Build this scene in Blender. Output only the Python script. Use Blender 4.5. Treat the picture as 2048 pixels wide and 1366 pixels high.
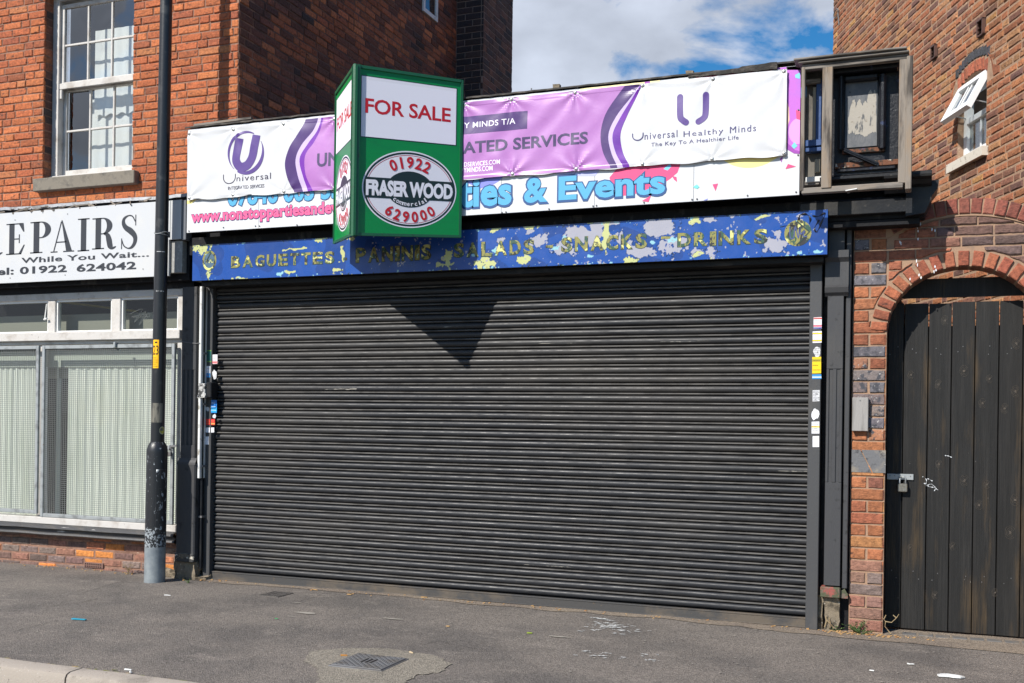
import bpy, bmesh, math, random
import numpy as np
from mathutils import Vector, Matrix, noise, geometry

random.seed(11)
SC = bpy.context.scene
COL = SC.collection
for o_ in list(bpy.data.objects):
    bpy.data.objects.remove(o_)

# ------------------------------------------------------------------ camera
F, CX, PY, RO = 2104., 1024., 838., .014
TH = math.atan(F/5424.)
CAM = Vector((0, -7.78, 1.465))
_s, _c = math.sin(TH), math.cos(TH)
VV = Vector((-_s, _c, 0)); RR = Vector((_c, _s, 0)); UU = Vector((0, 0, 1))
XC = RR*math.cos(RO)+UU*math.sin(RO)
YC = -RR*math.sin(RO)+UU*math.cos(RO)
cd = bpy.data.cameras.new('camera'); cam = bpy.data.objects.new('camera', cd); COL.objects.link(cam)
m_ = Matrix((XC, YC, -VV)).transposed().to_4x4(); m_.translation = CAM
cam.matrix_world = m_
cd.sensor_width = 36; cd.lens = 36*F/2048; cd.shift_y = 155/2048.; cd.clip_end = 2000; cd.clip_start = .05
SC.camera = cam
# ------------------------------------------------------------------ light
SUN = Vector((.50, 1.0, -.93)).normalized()          # the way the light travels
EL = math.asin(-SUN.z); AZ = math.atan2(-SUN.x, -SUN.y)
W = bpy.data.worlds.new('World'); SC.world = W; W.use_nodes = True
nt = W.node_tree; nt.nodes.clear(); N = nt.nodes.new; L = nt.links.new
sky = N('ShaderNodeTexSky'); sky.sky_type = 'NISHITA'; sky.sun_disc = False
sky.sun_elevation = EL; sky.sun_rotation = AZ; sky.air_density = 1.0; sky.dust_density = .4; sky.ozone_density = 2.0
bg = N('ShaderNodeBackground'); bg.inputs[1].default_value = .070
wo = N('ShaderNodeOutputWorld')
tc = N('ShaderNodeTexCoord'); mp = N('ShaderNodeMapping'); mp.inputs['Location'].default_value = (.0, .0, .0)
mp.inputs['Scale'].default_value = (1, 1, 1.7)
n1 = N('ShaderNodeTexNoise'); n1.inputs['Scale'].default_value = 7.5; n1.inputs['Detail'].default_value = 9; n1.inputs['Roughness'].default_value = .56; n1.inputs['Distortion'].default_value = .25
r1 = N('ShaderNodeMapRange'); r1.inputs[1].default_value = .545; r1.inputs[2].default_value = .655
# clouds thicken towards the west (left), clear sky to the right: one slow field over the whole dome
dt = N('ShaderNodeVectorMath'); dt.operation = 'DOT_PRODUCT'; dt.inputs[1].default_value = (-.62, .15, -.35)
ad = N('ShaderNodeMath'); ad.operation = 'MULTIPLY_ADD'; ad.inputs[1].default_value = .85; 
n2 = N('ShaderNodeTexNoise'); n2.inputs['Scale'].default_value = 11.0; n2.inputs['Detail'].default_value = 6
r2 = N('ShaderNodeMapRange'); r2.inputs[1].default_value = .3; r2.inputs[2].default_value = .7; r2.inputs[3].default_value = 6.0; r2.inputs[4].default_value = 9.2
cl = N('ShaderNodeCombineColor'); 
mx = N('ShaderNodeMix'); mx.data_type = 'RGBA'
sc_ = N('ShaderNodeMath'); sc_.operation = 'MULTIPLY'; sc_.inputs[1].default_value = .92
L(tc.outputs['Generated'], mp.inputs[0]); L(mp.outputs[0], n1.inputs['Vector']); L(mp.outputs[0], n2.inputs['Vector'])
L(tc.outputs['Generated'], dt.inputs[0]); L(dt.outputs['Value'], ad.inputs[0]); L(n1.outputs['Fac'], ad.inputs[2])
L(ad.outputs[0], r1.inputs[0]); L(r1.outputs[0], sc_.inputs[0]); L(sc_.outputs[0], mx.inputs['Factor'])
L(n2.outputs['Fac'], r2.inputs[0])
tint = N('ShaderNodeMix'); tint.data_type = 'RGBA'; tint.blend_type = 'MULTIPLY'; tint.inputs['Factor'].default_value = 1
tint.inputs['B'].default_value = (.90, .97, 1.12, 1)
L(r2.outputs[0], tint.inputs['A']); L(tint.outputs['Result'], mx.inputs['B'])
hs = N('ShaderNodeHueSaturation'); hs.inputs['Saturation'].default_value = 1.45; hs.inputs['Value'].default_value = 1.45
L(sky.outputs[0], hs.inputs['Color']); L(hs.outputs[0], mx.inputs['A']); L(mx.outputs['Result'], bg.inputs[0]); L(bg.outputs[0], wo.inputs[0])
sl = bpy.data.lights.new('sun', 'SUN'); sl.energy = 5.0; sl.angle = math.radians(.5); sl.color = (1, .955, .88)
so = bpy.data.objects.new('sun', sl); COL.objects.link(so); so.location = (-6, -14, 12)
so.rotation_euler = SUN.to_track_quat('-Z', 'Y').to_euler()
SC.view_settings.view_transform = 'Standard'; SC.view_settings.look = 'None'
SC.view_settings.exposure = .34; SC.view_settings.gamma = 1

# ------------------------------------------------------------------ picture -> place helpers
def ray(px, py): return VV+XC*((px-CX)/F)+YC*((PY-py)/F)
def P(px, py, Y=0):
    d = ray(px, py); t = (Y-CAM.y)/d.y
    return (t*d.x, CAM.z+t*d.z)
def PX(px, Y=0, py=800): return P(px, py, Y)[0]
def G(px, py, z=0):
    d = ray(px, py); t = (z-CAM.z)/d.z
    return (t*d.x, CAM.y+t*d.y)
def proj(p):
    q = Vector(p)-CAM; w = q.dot(VV)
    return (CX+F*q.dot(XC)/w, PY-F*q.dot(YC)/w)
def inview(p, m=6):
    a, b = proj(p); return -m < a < 2048+m and -m < b < 1366+m
def lin(c):
    return tuple(((x/12.92) if x <= .04045 else ((x+.055)/1.055)**2.4) for x in c)
def rgb(r, g, b): return lin((r/255, g/255, b/255))

# ------------------------------------------------------------------ materials
MATS = {}
def M(name, col=(.5, .5, .5), rough=.7, metal=0, layers=(), bump=None, src=None, spec=.5, mul=None, coat=0, rvar=0):
    """layers: (colour, scale, lo, hi[, stretch, detail]) painted over by noise; src 'obj' or 'att' gives the base colour"""
    if name in MATS: return MATS[name]
    m = bpy.data.materials.new(name); m.use_nodes = True; t = m.node_tree; t.nodes.clear()
    N = t.nodes.new; L = t.links.new
    out = N('ShaderNodeOutputMaterial'); b = N('ShaderNodeBsdfPrincipled'); L(b.outputs[0], out.inputs[0])
    b.inputs['Roughness'].default_value = rough; b.inputs['Metallic'].default_value = metal
    b.inputs['Specular IOR Level'].default_value = spec; b.inputs['Coat Weight'].default_value = coat
    geo = N('ShaderNodeNewGeometry')
    def nz(scale, detail=5, stretch=(1, 1, 1), off=0, rr=.6):
        mp = N('ShaderNodeMapping'); mp.inputs['Scale'].default_value = stretch; mp.inputs['Location'].default_value = (off, off*1.7, off*.3)
        n = N('ShaderNodeTexNoise'); n.inputs['Scale'].default_value = scale; n.inputs['Detail'].default_value = detail; n.inputs['Roughness'].default_value = rr
        L(geo.outputs['Position'], mp.inputs[0]); L(mp.outputs[0], n.inputs['Vector']); return n.outputs['Fac']
    if src == 'obj':
        oi = N('ShaderNodeObjectInfo'); cur = oi.outputs['Color']
    elif src == 'att':
        at = N('ShaderNodeAttribute'); at.attribute_name = 'Col'; cur = at.outputs['Color']
    else:
        rg = N('ShaderNodeRGB'); rg.outputs[0].default_value = (*col, 1); cur = rg.outputs[0]
    if mul:
        sc, lo, hi = mul[:3]; st = mul[3] if len(mul) > 3 else (1, 1, 1)
        f = nz(sc, 6, st, 3.3); r = N('ShaderNodeMapRange'); r.inputs[1].default_value = .3; r.inputs[2].default_value = .7
        r.inputs[3].default_value = lo; r.inputs[4].default_value = hi; L(f, r.inputs[0])
        x = N('ShaderNodeMix'); x.data_type = 'RGBA'; x.blend_type = 'MULTIPLY'; x.inputs['Factor'].default_value = 1
        L(cur, x.inputs['A']); L(r.outputs[0], x.inputs['B']); cur = x.outputs['Result']
    for i, ly in enumerate(layers):
        c, sc, lo, hi = ly[:4]; st = ly[4] if len(ly) > 4 else (1, 1, 1); de = ly[5] if len(ly) > 5 else 6
        f = nz(sc, de, st, 7.1*(i+1)); r = N('ShaderNodeMapRange'); r.inputs[1].default_value = lo; r.inputs[2].default_value = hi
        L(f, r.inputs[0]); x = N('ShaderNodeMix'); x.data_type = 'RGBA'; L(r.outputs[0], x.inputs['Factor'])
        L(cur, x.inputs['A']); x.inputs['B'].default_value = (*c, 1); cur = x.outputs['Result']
    L(cur, b.inputs['Base Color'])
    if rvar:
        f = nz(9, 4, (1, 1, 1), 1.1); r = N('ShaderNodeMapRange'); r.inputs[1].default_value = .3; r.inputs[2].default_value = .7
        r.inputs[3].default_value = rough-rvar; r.inputs[4].default_value = rough+rvar; L(f, r.inputs[0]); L(r.outputs[0], b.inputs['Roughness'])
    if bump:
        st, sc = bump[:2]; stv = bump[2] if len(bump) > 2 else (1, 1, 1); de = bump[3] if len(bump) > 3 else 6
        bp = N('ShaderNodeBump'); bp.inputs['Strength'].default_value = 1; bp.inputs['Distance'].default_value = st
        L(nz(sc, de, stv, .7, .7), bp.inputs['Height']); L(bp.outputs[0], b.inputs['Normal'])
    MATS[name] = m; return m

def glass(name, tint=(.8, .85, .85), ior=1.5, add=.05):
    m = bpy.data.materials.new(name); m.use_nodes = True; t = m.node_tree; t.nodes.clear(); N = t.nodes.new; L = t.links.new
    out = N('ShaderNodeOutputMaterial'); mx = N('ShaderNodeMixShader'); tr = N('ShaderNodeBsdfTransparent'); gl = N('ShaderNodeBsdfGlossy')
    lw = N('ShaderNodeLayerWeight'); lw.inputs['Blend'].default_value = .5; fr = N('ShaderNodeMath'); fr.operation = 'POWER'; fr.inputs[1].default_value = 5.; L(lw.outputs['Facing'], fr.inputs[0]); a = N('ShaderNodeMath'); a.operation = 'ADD'; a.inputs[1].default_value = add; a.use_clamp = True
    tr.inputs[0].default_value = (*tint, 1); gl.inputs['Roughness'].default_value = .03
    geo = N('ShaderNodeNewGeometry'); n = N('ShaderNodeTexNoise'); n.inputs['Scale'].default_value = 2.2; n.inputs['Detail'].default_value = 1
    bp = N('ShaderNodeBump'); bp.inputs['Distance'].default_value = .006; L(geo.outputs['Position'], n.inputs['Vector']); L(n.outputs['Fac'], bp.inputs['Height']); L(bp.outputs[0], gl.inputs['Normal'])
    L(fr.outputs[0], a.inputs[0]); L(a.outputs[0], mx.inputs[0]); L(tr.outputs[0], mx.inputs[1]); L(gl.outputs[0], mx.inputs[2]); L(mx.outputs[0], out.inputs[0])
    return m

K = rgb
m_black = M('black_gloss_paint', (.011, .012, .015), .42, spec=.28, layers=[((.07, .065, .058), 30, .62, .75), ((.035, .033, .03), 3, .5, .7)], bump=(.0015, 40))
m_blackd = M('black_weathered_paint', (.009, .009, .011), .6, spec=.2, layers=[((.06, .055, .05), 8, .58, .72, (1, 1, .4)), ((.30, .28, .25), 60, .73, .76)], bump=(.003, 25))
m_slat = M('shutter_black_steel', (.021, .0225, .026), .47, metal=0, spec=.34,
           layers=[((.050, .047, .044), 1.3, .46, .68, (.4, 1, 1.2)), ((.050, .047, .044), 60, .58, .76, (.2, 1, 1)), ((.11, .105, .10), 14, .71, .80, (.12, 1, 2.5)), ((.34, .33, .31), 150, .735, .77, (.5, 1, 1)), ((.010, .010, .012), 9, .6, .72, (.2, 1, 1))],
           bump=(.0016, 18, (.25, 1, 1)), rvar=.12)
m_ridge = M('shutter_dusty_seam', (.098, .092, .085), .75, layers=[((.05, .047, .044), 20, .45, .6, (.3, 1, 1)), ((.22, .20, .175), 80, .66, .76, (.3, 1, 1))], bump=(.001, 60))
m_rail = M('shutter_bottom_rail_steel', (.055, .053, .052), .45, layers=[((.11, .09, .07), 4, .5, .62, (.6, 1, 1)), ((.17, .11, .06), 40, .66, .72)], bump=(.0015, 50))
m_pale = M('dark_grey_painted_steel', (.056, .056, .058), .5, layers=[((.10, .09, .08), 6, .55, .75, (1, 1, .3)), ((.22, .2, .17), 70, .7, .75)], bump=(.001, 50))
m_pil = M('charcoal_painted_timber', (.052, .052, .055), .5, spec=.35, layers=[((.065, .062, .06), 5, .5, .7, (1, 1, .3)), ((.02, .02, .02), 14, .6, .7), ((.2, .19, .17), 55, .735, .76)], bump=(.002, 22, (1, 1, .3)))
m_white = M('white_gloss_paint', (.74, .74, .72), .4, layers=[((.5, .47, .42), 9, .58, .75), ((.28, .24, .2), 45, .69, .75)], bump=(.001, 40))
m_flake = M('flaking_white_paint', (.54, .515, .485), .55, layers=[((.36, .32, .28), 6, .50, .72), ((.16, .13, .11), 38, .675, .71, (1, 1, .5))], bump=(.004, 60, (1, 1, .5)))
m_upvc = M('white_plastic', (.80, .81, .82), .3, layers=[((.6, .6, .58), 6, .55, .8)])
m_sign = M('white_sign_face', (.55, .56, .575), .35, layers=[((.6, .59, .56), 2.5, .5, .8), ((.35, .3, .25), 50, .74, .77)], bump=(.0006, 12))
m_ink = M('black_sign_ink', (.03, .033, .042), .4)
m_lead = M('grey_lead_flashing', (.28, .29, .31), .5, metal=.3, layers=[((.14, .14, .14), 8, .5, .65)], bump=(.004, 18))
m_galv = M('galvanised_steel', (.36, .38, .385), .45, metal=.35, layers=[((.22, .23, .23), 14, .5, .65), ((.2, .12, .07), 50, .68, .72)], bump=(.001, 60))
m_wire = M('wire', (.27, .275, .27), .5, metal=.3)
m_conc = M('concrete_sill', (.20, .175, .14), .9, layers=[((.11, .10, .085), 12, .5, .7), ((.28, .25, .21), 90, .6, .7)], bump=(.002, 120))
m_stone = M('painted_stone_sill', (.60, .55, .47), .8, layers=[((.35, .3, .25), 25, .58, .68)], bump=(.002, 60))
m_wood = M('weathered_grey_timber', (.235, .20, .165), .85, layers=[((.06, .05, .042), 18, .5, .64, (1, 1, .12)), ((.27, .19, .12), 7, .54, .7, (1, 1, .3)), ((.05, .045, .04), 60, .68, .72, (1, 1, .06))], bump=(.003, 50, (1, 1, .08)))
m_woodx = M('weathered_grey_rail', (.215, .19, .165), .85, layers=[((.06, .052, .045), 18, .5, .64, (.12, 1, 1)), ((.26, .20, .14), 7, .56, .7, (.3, 1, 1))], bump=(.003, 50, (.08, 1, 1)))
m_felt = M('roofing_felt', (.06, .055, .05), .95, layers=[((.16, .14, .12), 30, .5, .65, (.3, 1, 1))], bump=(.006, 40))
m_plank = M('black_stained_plank', (.013, .0125, .012), .6, spec=.32, layers=[((.027, .0255, .024), 3, .42, .75, (6, 1, .25)), ((.062, .042, .022), 4, .54, .72, (2.5, 1, .3)), ((.009, .009, .009), 30, .48, .66, (6, 1, .12)), ((.34, .32, .29), 60, .735, .77, (1, 1, .4))],
            bump=(.003, 30, (8, 1, .15)))
m_dark = M('dark_interior', (.008, .008, .009), .9, spec=.1)
m_int = M('shop_interior_grey', (.22, .21, .18), .9)
m_mort_l = M('red_brown_mortar', (.27, .15, .105), .95, layers=[((.16, .085, .06), 12, .45, .65), ((.42, .30, .23), 40, .62, .7)], bump=(.004, 90))
m_mort_s = M('sooty_mortar', (.14, .085, .068), .95, layers=[((.06, .035, .03), 5, .45, .65), ((.22, .15, .12), 40, .6, .7)], bump=(.004, 90))
m_mort_r = M('sandy_lime_mortar', (.34, .22, .145), .95, layers=[((.28, .17, .11), 14, .5, .66), ((.58, .42, .30), 30, .6, .7)], bump=(.005, 90))
m_mort_p = M('buff_mortar', (.34, .215, .14), .95, layers=[((.25, .17, .12), 10, .5, .66)], bump=(.004, 90))
def brickmat(n, src, soot=.5):
    return M(n, src=src, rough=.88, mul=(42, .60, 1.32), layers=[((.065, .030, .022), 30, .585, .70, (.5, .5, 1.3)), ((.035, .026, .024), 5, .60+.1*(1-soot), .80)],
             bump=(.008, 55, (.7, .7, 1.7)))
m_br_o = brickmat('brick_clay', 'obj'); m_br_a = brickmat('brick_clay_mass', 'att')
m_blue_o = M('burnt_brick', src='obj', rough=.6, mul=(30, .7, 1.25), layers=[((.045, .045, .055), 22, .50, .58), ((.42, .40, .38), 46, .62, .68)], bump=(.005, 45))
m_glass = glass('old_window_glass', (.85, .88, .88), 1.5, .22)
m_glass2 = glass('shop_window_glass', (.86, .90, .87), 1.5, .07)
m_curt = M('net_curtain', (.82, .82, .79), .9, layers=[((.5, .49, .46), 3, .5, .8)])
m_pleat = M('pale_green_blind', (.87, .86, .80), .85, layers=[((.70, .71, .62), 3, .50, .75, (3, 1, .4))])
m_lamp = M('lamp_post_black_paint', (.016, .017, .020), .33, layers=[((.05, .05, .05), 8, .58, .7)], bump=(.001, 30))
m_asph = None

# ------------------------------------------------------------------ mesh builder
class MB:
    def __init__(s): s.v = []; s.f = []; s.c = []
    def quad(s, *p):
        n = len(s.v); s.v += [tuple(q) for q in p]; s.f.append(tuple(range(n, n+len(p)))); return s
    def box(s, x0, x1, y0, y1, z0, z1):
        n = len(s.v)
        s.v += [(x, y, z) for z in (z0, z1) for y in (y0, y1) for x in (x0, x1)]
        s.f += [tuple(n+i for i in q) for q in ((0, 2, 3, 1), (4, 5, 7, 6), (0, 1, 5, 4), (2, 6, 7, 3), (0, 4, 6, 2), (1, 3, 7, 5))]; return s
    def bbox(s, x0, x1, y0, y1, z0, z1, b=.004):
        """box with chamfered long edges (octagon-like corners)"""
        me = bmesh.new(); bmesh.ops.create_cube(me, size=1)
        for v in me.verts: v.co = Vector((x0+(v.co.x+.5)*(x1-x0), y0+(v.co.y+.5)*(y1-y0), z0+(v.co.z+.5)*(z1-z0)))
        b = min(b, .45*min(abs(x1-x0), abs(y1-y0), abs(z1-z0)))
        bmesh.ops.bevel(me, geom=list(me.edges), offset=b, segments=1, affect='EDGES'); s.addbm(me); return s
    def addbm(s, bm, fn=None):
        bm.verts.index_update(); n = len(s.v)
        s.v += [tuple(fn(v.co) if fn else v.co) for v in bm.verts]
        s.f += [tuple(n+v.index for v in f.verts) for f in bm.faces]; bm.free()
    def bar(s, a, b, w, h=None, up=Vector((0, 0, 1))):
        a = Vector(a); b = Vector(b); h = h or w; d = (b-a).normalized()
        if abs(d.dot(up)) > .95: up = Vector((0, 1, 0))
        x = d.cross(up).normalized()*w/2; y = x.cross(d).normalized()*h/2; n = len(s.v)
        for p in (a, b): s.v += [tuple(p+x*i+y*j) for i, j in ((-1, -1), (1, -1), (1, 1), (-1, 1))]
        s.f += [tuple(n+i for i in q) for q in ((0, 3, 2, 1), (4, 5, 6, 7), (0, 1, 5, 4), (1, 2, 6, 5), (2, 3, 7, 6), (3, 0, 4, 7))]; return s
    def tube(s, pts, r, seg=8):
        pts = [Vector(p) for p in pts]; n0 = len(s.v); rs = r if isinstance(r, (list, tuple)) else [r]*len(pts)
        for i, p in enumerate(pts):
            d = (pts[min(i+1, len(pts)-1)]-pts[max(i-1, 0)]).normalized()
            u = Vector((0, 0, 1)) if abs(d.z) < .9 else Vector((1, 0, 0)); x = d.cross(u).normalized(); y = d.cross(x)
            for k in range(seg):
                a = 2*math.pi*k/seg; s.v.append(tuple(p+(x*math.cos(a)+y*math.sin(a))*rs[i]))
        for i in range(len(pts)-1):
            for k in range(seg):
                a = n0+i*seg+k; b = n0+i*seg+(k+1) % seg; s.f.append((a, b, b+seg, a+seg))
        s.f.append(tuple(n0+k for k in range(seg))); s.f.append(tuple(n0+(len(pts)-1)*seg+k for k in range(seg))); return s
    def extr(s, prof, x0, x1, nx=1, wob=None):
        """profile of (y,z) swept along x"""
        n0 = len(s.v); k = len(prof)
        for i in range(nx+1):
            x = x0+(x1-x0)*i/nx
            for (y, z) in prof:
                dy, dz = wob(x, z) if wob else (0, 0); s.v.append((x, y+dy, z+dz))
        for i in range(nx):
            for j in range(k-1):
                a = n0+i*k+j; s.f.append((a, a+k, a+k+1, a+1))
        return s

WL = {}
def wl(o): return WL.get(o, Vector((0, 0, 0)))
def obj(name, mb, mat, parent=None, label=None, kind=None, cat=None, smooth=False, group=None, color=None, cols=None, center=True):
    me = bpy.data.meshes.new(name); n = len(mb.v)
    co = np.array(mb.v, dtype=np.float64)
    c = (co.min(0)+co.max(0))/2 if center else np.zeros(3)
    if center and parent is None: c[2] = co[:, 2].min()
    me.from_pydata([tuple(q) for q in (co-c)], [], mb.f); me.update()
    if mat: me.materials.append(mat)
    if smooth:
        me.polygons.foreach_set('use_smooth', [True]*len(me.polygons))
        if smooth != 'all':
            try: me.set_sharp_from_angle(angle=math.radians(35))
            except Exception: pass
    if cols is not None:
        at = me.color_attributes.new('Col', 'FLOAT_COLOR', 'POINT')
        a = np.ones((n, 4), dtype=np.float32); a[:, :3] = np.array(cols); at.data.foreach_set('color', a.ravel())
    o = bpy.data.objects.new(name, me); COL.objects.link(o)
    w = Vector(c); WL[o] = w; o.location = w
    if parent is not None: o.parent = parent; o.location = w-wl(parent)
    if label: o['label'] = label
    if kind: o['kind'] = kind
    if cat: o['category'] = cat
    if group: o['group'] = group
    if color: o.color = (*color, 1)
    return o
def thing(name, loc, label, cat, group=None):
    o = bpy.data.objects.new(name, None); COL.objects.link(o); o.empty_display_size = .1
    o.location = loc; WL[o] = Vector(loc); o['label'] = label; o['category'] = cat
    if group: o['group'] = group
    return o
def box(name, mat, parent, *b, bev=.004, **k): return obj(name, MB().bbox(*b, b=bev), mat, parent, **k)

# ------------------------------------------------------------------ flat shapes and lettering
def tess(poly):
    tr = geometry.tessellate_polygon([[Vector((p[0], p[1], 0)) for p in poly]])
    return [tuple(p) for p in poly], [tuple(t) for t in tr]
def join(*sh):
    V = []; Fc = []
    for v, f in sh:
        n = len(V); V += list(v); Fc += [tuple(n+i for i in q) for q in f]
    return V, Fc
def ell(cx, cy, rx, ry=None, n=48, a0=0, a1=2*math.pi):
    ry = ry or rx
    return [(cx+rx*math.cos(a0+(a1-a0)*i/n), cy+ry*math.sin(a0+(a1-a0)*i/n)) for i in range(n if abs(a1-a0-2*math.pi) < 1e-6 else n+1)]
def fan(poly):
    cx = sum(p[0] for p in poly)/len(poly); cy = sum(p[1] for p in poly)/len(poly); n = len(poly)
    return [(cx, cy)]+list(poly), [(0, i+1, (i+1) % n+1) for i in range(n)]
def ring(cx, cy, rx, ry, w, n=56, a0=0, a1=2*math.pi):
    A = ell(cx, cy, rx, ry, n, a0, a1); B = ell(cx, cy, rx-w, ry-w, n, a0, a1); k = len(A); full = abs(a1-a0-2*math.pi) < 1e-6
    return A+B, [(i, (i+1) % k, k+(i+1) % k, k+i) for i in range(k if full else k-1)]
def ribbon(pts, w, cap=False):
    ws = w if isinstance(w, (list, tuple)) else [w]*len(pts); V = []; Fc = []
    for i, p in enumerate(pts):
        a = pts[max(i-1, 0)]; b = pts[min(i+1, len(pts)-1)]; dx, dy = b[0]-a[0], b[1]-a[1]; l = math.hypot(dx, dy) or 1
        nx, ny = -dy/l*ws[i]/2, dx/l*ws[i]/2; V += [(p[0]+nx, p[1]+ny), (p[0]-nx, p[1]-ny)]
    for i in range(len(pts)-1): Fc.append((2*i, 2*i+1, 2*i+3, 2*i+2))
    r = (V, Fc)
    if cap:
        for k in (0, -1): r = join(r, fan(ell(pts[k][0], pts[k][1], ws[k]/2, ws[k]/2, 14)))
    return r
def spl(pts, n=10):
    out = []; P_ = [pts[0]]+list(pts)+[pts[-1]]
    for i in range(1, len(P_)-2):
        p0, p1, p2, p3 = P_[i-1:i+3]
        for j in range(n):
            t = j/n
            out.append(tuple(.5*((2*p1[k])+(-p0[k]+p2[k])*t+(2*p0[k]-5*p1[k]+4*p2[k]-p3[k])*t*t+(-p0[k]+3*p1[k]-3*p2[k]+p3[k])*t**3) for k in range(len(pts[0]))))
    out.append(tuple(pts[-1])); return out
_tc = {}
def text(body, bold=0, shear=0, spacing=1.0, res=3):
    k = (body, bold, shear, spacing)
    if k not in _tc:
        cu = bpy.data.curves.new('t', 'FONT'); cu.body = body; cu.offset = bold; cu.shear = shear; cu.space_character = spacing; cu.resolution_u = res
        o = bpy.data.objects.new('t', cu); COL.objects.link(o); bpy.context.view_layer.update()
        me = bpy.data.meshes.new_from_object(o.evaluated_get(bpy.context.evaluated_depsgraph_get()))
        _tc[k] = ([(v.co.x, v.co.y) for v in me.vertices], [tuple(p.vertices) for p in me.polygons])
        bpy.data.objects.remove(o); bpy.data.curves.remove(cu); bpy.data.meshes.remove(me)
    return _tc[k]
def fit(sh, x0, z0, x1, z1):
    V, Fc = sh; a = np.array(V); lo, hi = a.min(0), a.max(0); s = (np.array([x1, z1])-np.array([x0, z0]))/np.maximum(hi-lo, 1e-6)
    return [tuple(q) for q in (a-lo)*s+np.array([x0, z0])], Fc
def fitpx(sh, pa, pb, Y):
    """place flat lettering between its lower-left and upper-right corner as seen at depth Y"""
    a = P(*pa, Y); b = P(*pb, Y); return fit(sh, a[0], a[1], b[0], b[1])
def decal(name, sh, fn, mat, parent, conf=None, **k):
    V, Fc = sh
    if conf:
        bm = bmesh.new(); vs = [bm.verts.new((p[0], p[1], 0)) for p in V]
        for f in Fc:
            try: bm.faces.new([vs[i] for i in f])
            except ValueError: pass
        lo = np.array(V).min(0); hi = np.array(V).max(0)
        for ax in (0, 1):
            t = math.ceil(lo[ax]/conf)*conf
            while t < hi[ax]:
                no = (1, 0, 0) if ax == 0 else (0, 1, 0); co = (t, 0, 0) if ax == 0 else (0, t, 0)
                bmesh.ops.bisect_plane(bm, geom=bm.verts[:]+bm.edges[:]+bm.faces[:], plane_co=co, plane_no=no, dist=1e-6); t += conf
        bm.verts.index_update(); V = [(v.co.x, v.co.y) for v in bm.verts]; Fc = [tuple(v.index for v in f.verts) for f in bm.faces]; bm.free()
    mb = MB(); mb.v = [tuple(fn(x, z)) for x, z in V]; mb.f = list(Fc)
    return obj(name, mb, mat, parent, **k)
def plane(Y): return lambda x, z: (x, Y, z)
def flat(name, rgbc, rough=.45): return M(name, K(*rgbc), rough)
def blob(cx, cy, rx, ry, seed=0, n=22, rough=.35):
    r = random.Random(seed); ph = [r.uniform(0, 6.28) for _ in range(4)]
    out = []
    for i in range(n):
        a = 2*math.pi*i/n; q = 1+rough*(.5*math.sin(2*a+ph[0])+.35*math.sin(3*a+ph[1])+.3*math.sin(5*a+ph[2])+.2*math.sin(9*a+ph[3]))
        out.append((cx+rx*q*math.cos(a), cy+ry*q*math.sin(a)))
    return out

# ------------------------------------------------------------------ brickwork
def brick_mesh(mb, outl, fr, proud, bev=.004, seed=0, color=None):
    """outl: outline (u,w) in the wall's own plane; fr(u,w,d) -> world, d = out of the wall"""
    r = random.Random(seed); n = len(outl)
    cu = sum(p[0] for p in outl)/n; cw = sum(p[1] for p in outl)/n
    tu, tw = r.uniform(-.018, .018), r.uniform(-.03, .03); n0 = len(mb.v)
    O = [(u+r.uniform(-.0018, .0018), w+r.uniform(-.0018, .0018)) for u, w in outl]
    for u, w in O: mb.v.append(fr(u, w, -.02))
    for u, w in O: mb.v.append(fr(u, w, proud-bev+(u-cu)*tu+(w-cw)*tw))
    for u, w in O:
        du, dw = cu-u, cw-w; l = math.hypot(du, dw) or 1
        k = bev*1.15
        mb.v.append(fr(u+(math.copysign(min(k, abs(du)), du)), w+math.copysign(min(k, abs(dw)), dw), proud+(u-cu)*tu+(w-cw)*tw+r.uniform(-.0012, .0012)))
    mb.v.append(fr(cu+r.uniform(-.02, .02), cw, proud+r.uniform(-.001, .0025)))
    for i in range(n):
        j = (i+1) % n
        mb.f += [(n0+i, n0+j, n0+n+j, n0+n+i), (n0+n+i, n0+n+j, n0+2*n+j, n0+2*n+i), (n0+2*n+i, n0+2*n+j, n0+3*n)]
    if color is not None: mb.c += [color]*(3*n+1)
def rect_out(u0, u1, w0, w1, k=2):
    o = []
    for i in range(k): o.append((u0+(u1-u0)*i/k, w0))
    o.append((u1, w0)); o.append((u1, (w0+w1)/2))
    for i in range(k): o.append((u1-(u1-u0)*i/k, w1))
    o.append((u0, w1)); o.append((u0, (w0+w1)/2)); return o
def courses(u0, u1, w0, w1, gauge, pat, joint=.011, seed=0, holes=(), flush=False):
    """yields (u0,u1,w0,w1); pat(row) -> (offset, list of lengths repeated)"""
    r = random.Random(seed); row = 0; w = w0
    while w < w1-.01:
        off, lens = pat(row, r); u = u0-off; i = 0; dz = r.uniform(-.0015, .0015)
        while u < u1-.02:
            l = lens[i % len(lens)]*r.uniform(.965, 1.035); i += 1
            a, b = max(u, u0)+joint/2, min(u+l, u1)-joint/2; u += l
            c0, c1 = w+joint/2+dz, w+gauge-joint/2+dz+r.uniform(-.001, .001)
            segs = [(a, b)]
            for h in holes:
                if c1 > h[2]+.008 and c0 < h[3]-.008:
                    ns = []
                    for (p, q) in segs:
                        if q <= h[0] or p >= h[1]: ns.append((p, q)); continue
                        if p < h[0]: ns.append((p, h[0]-.0))
                        if q > h[1]: ns.append((h[1]+.0, q))
                    segs = ns
            for (p, q) in segs:
                if q-p > .022: yield (p, q, c0, c1)
        w += gauge; row += 1

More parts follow.
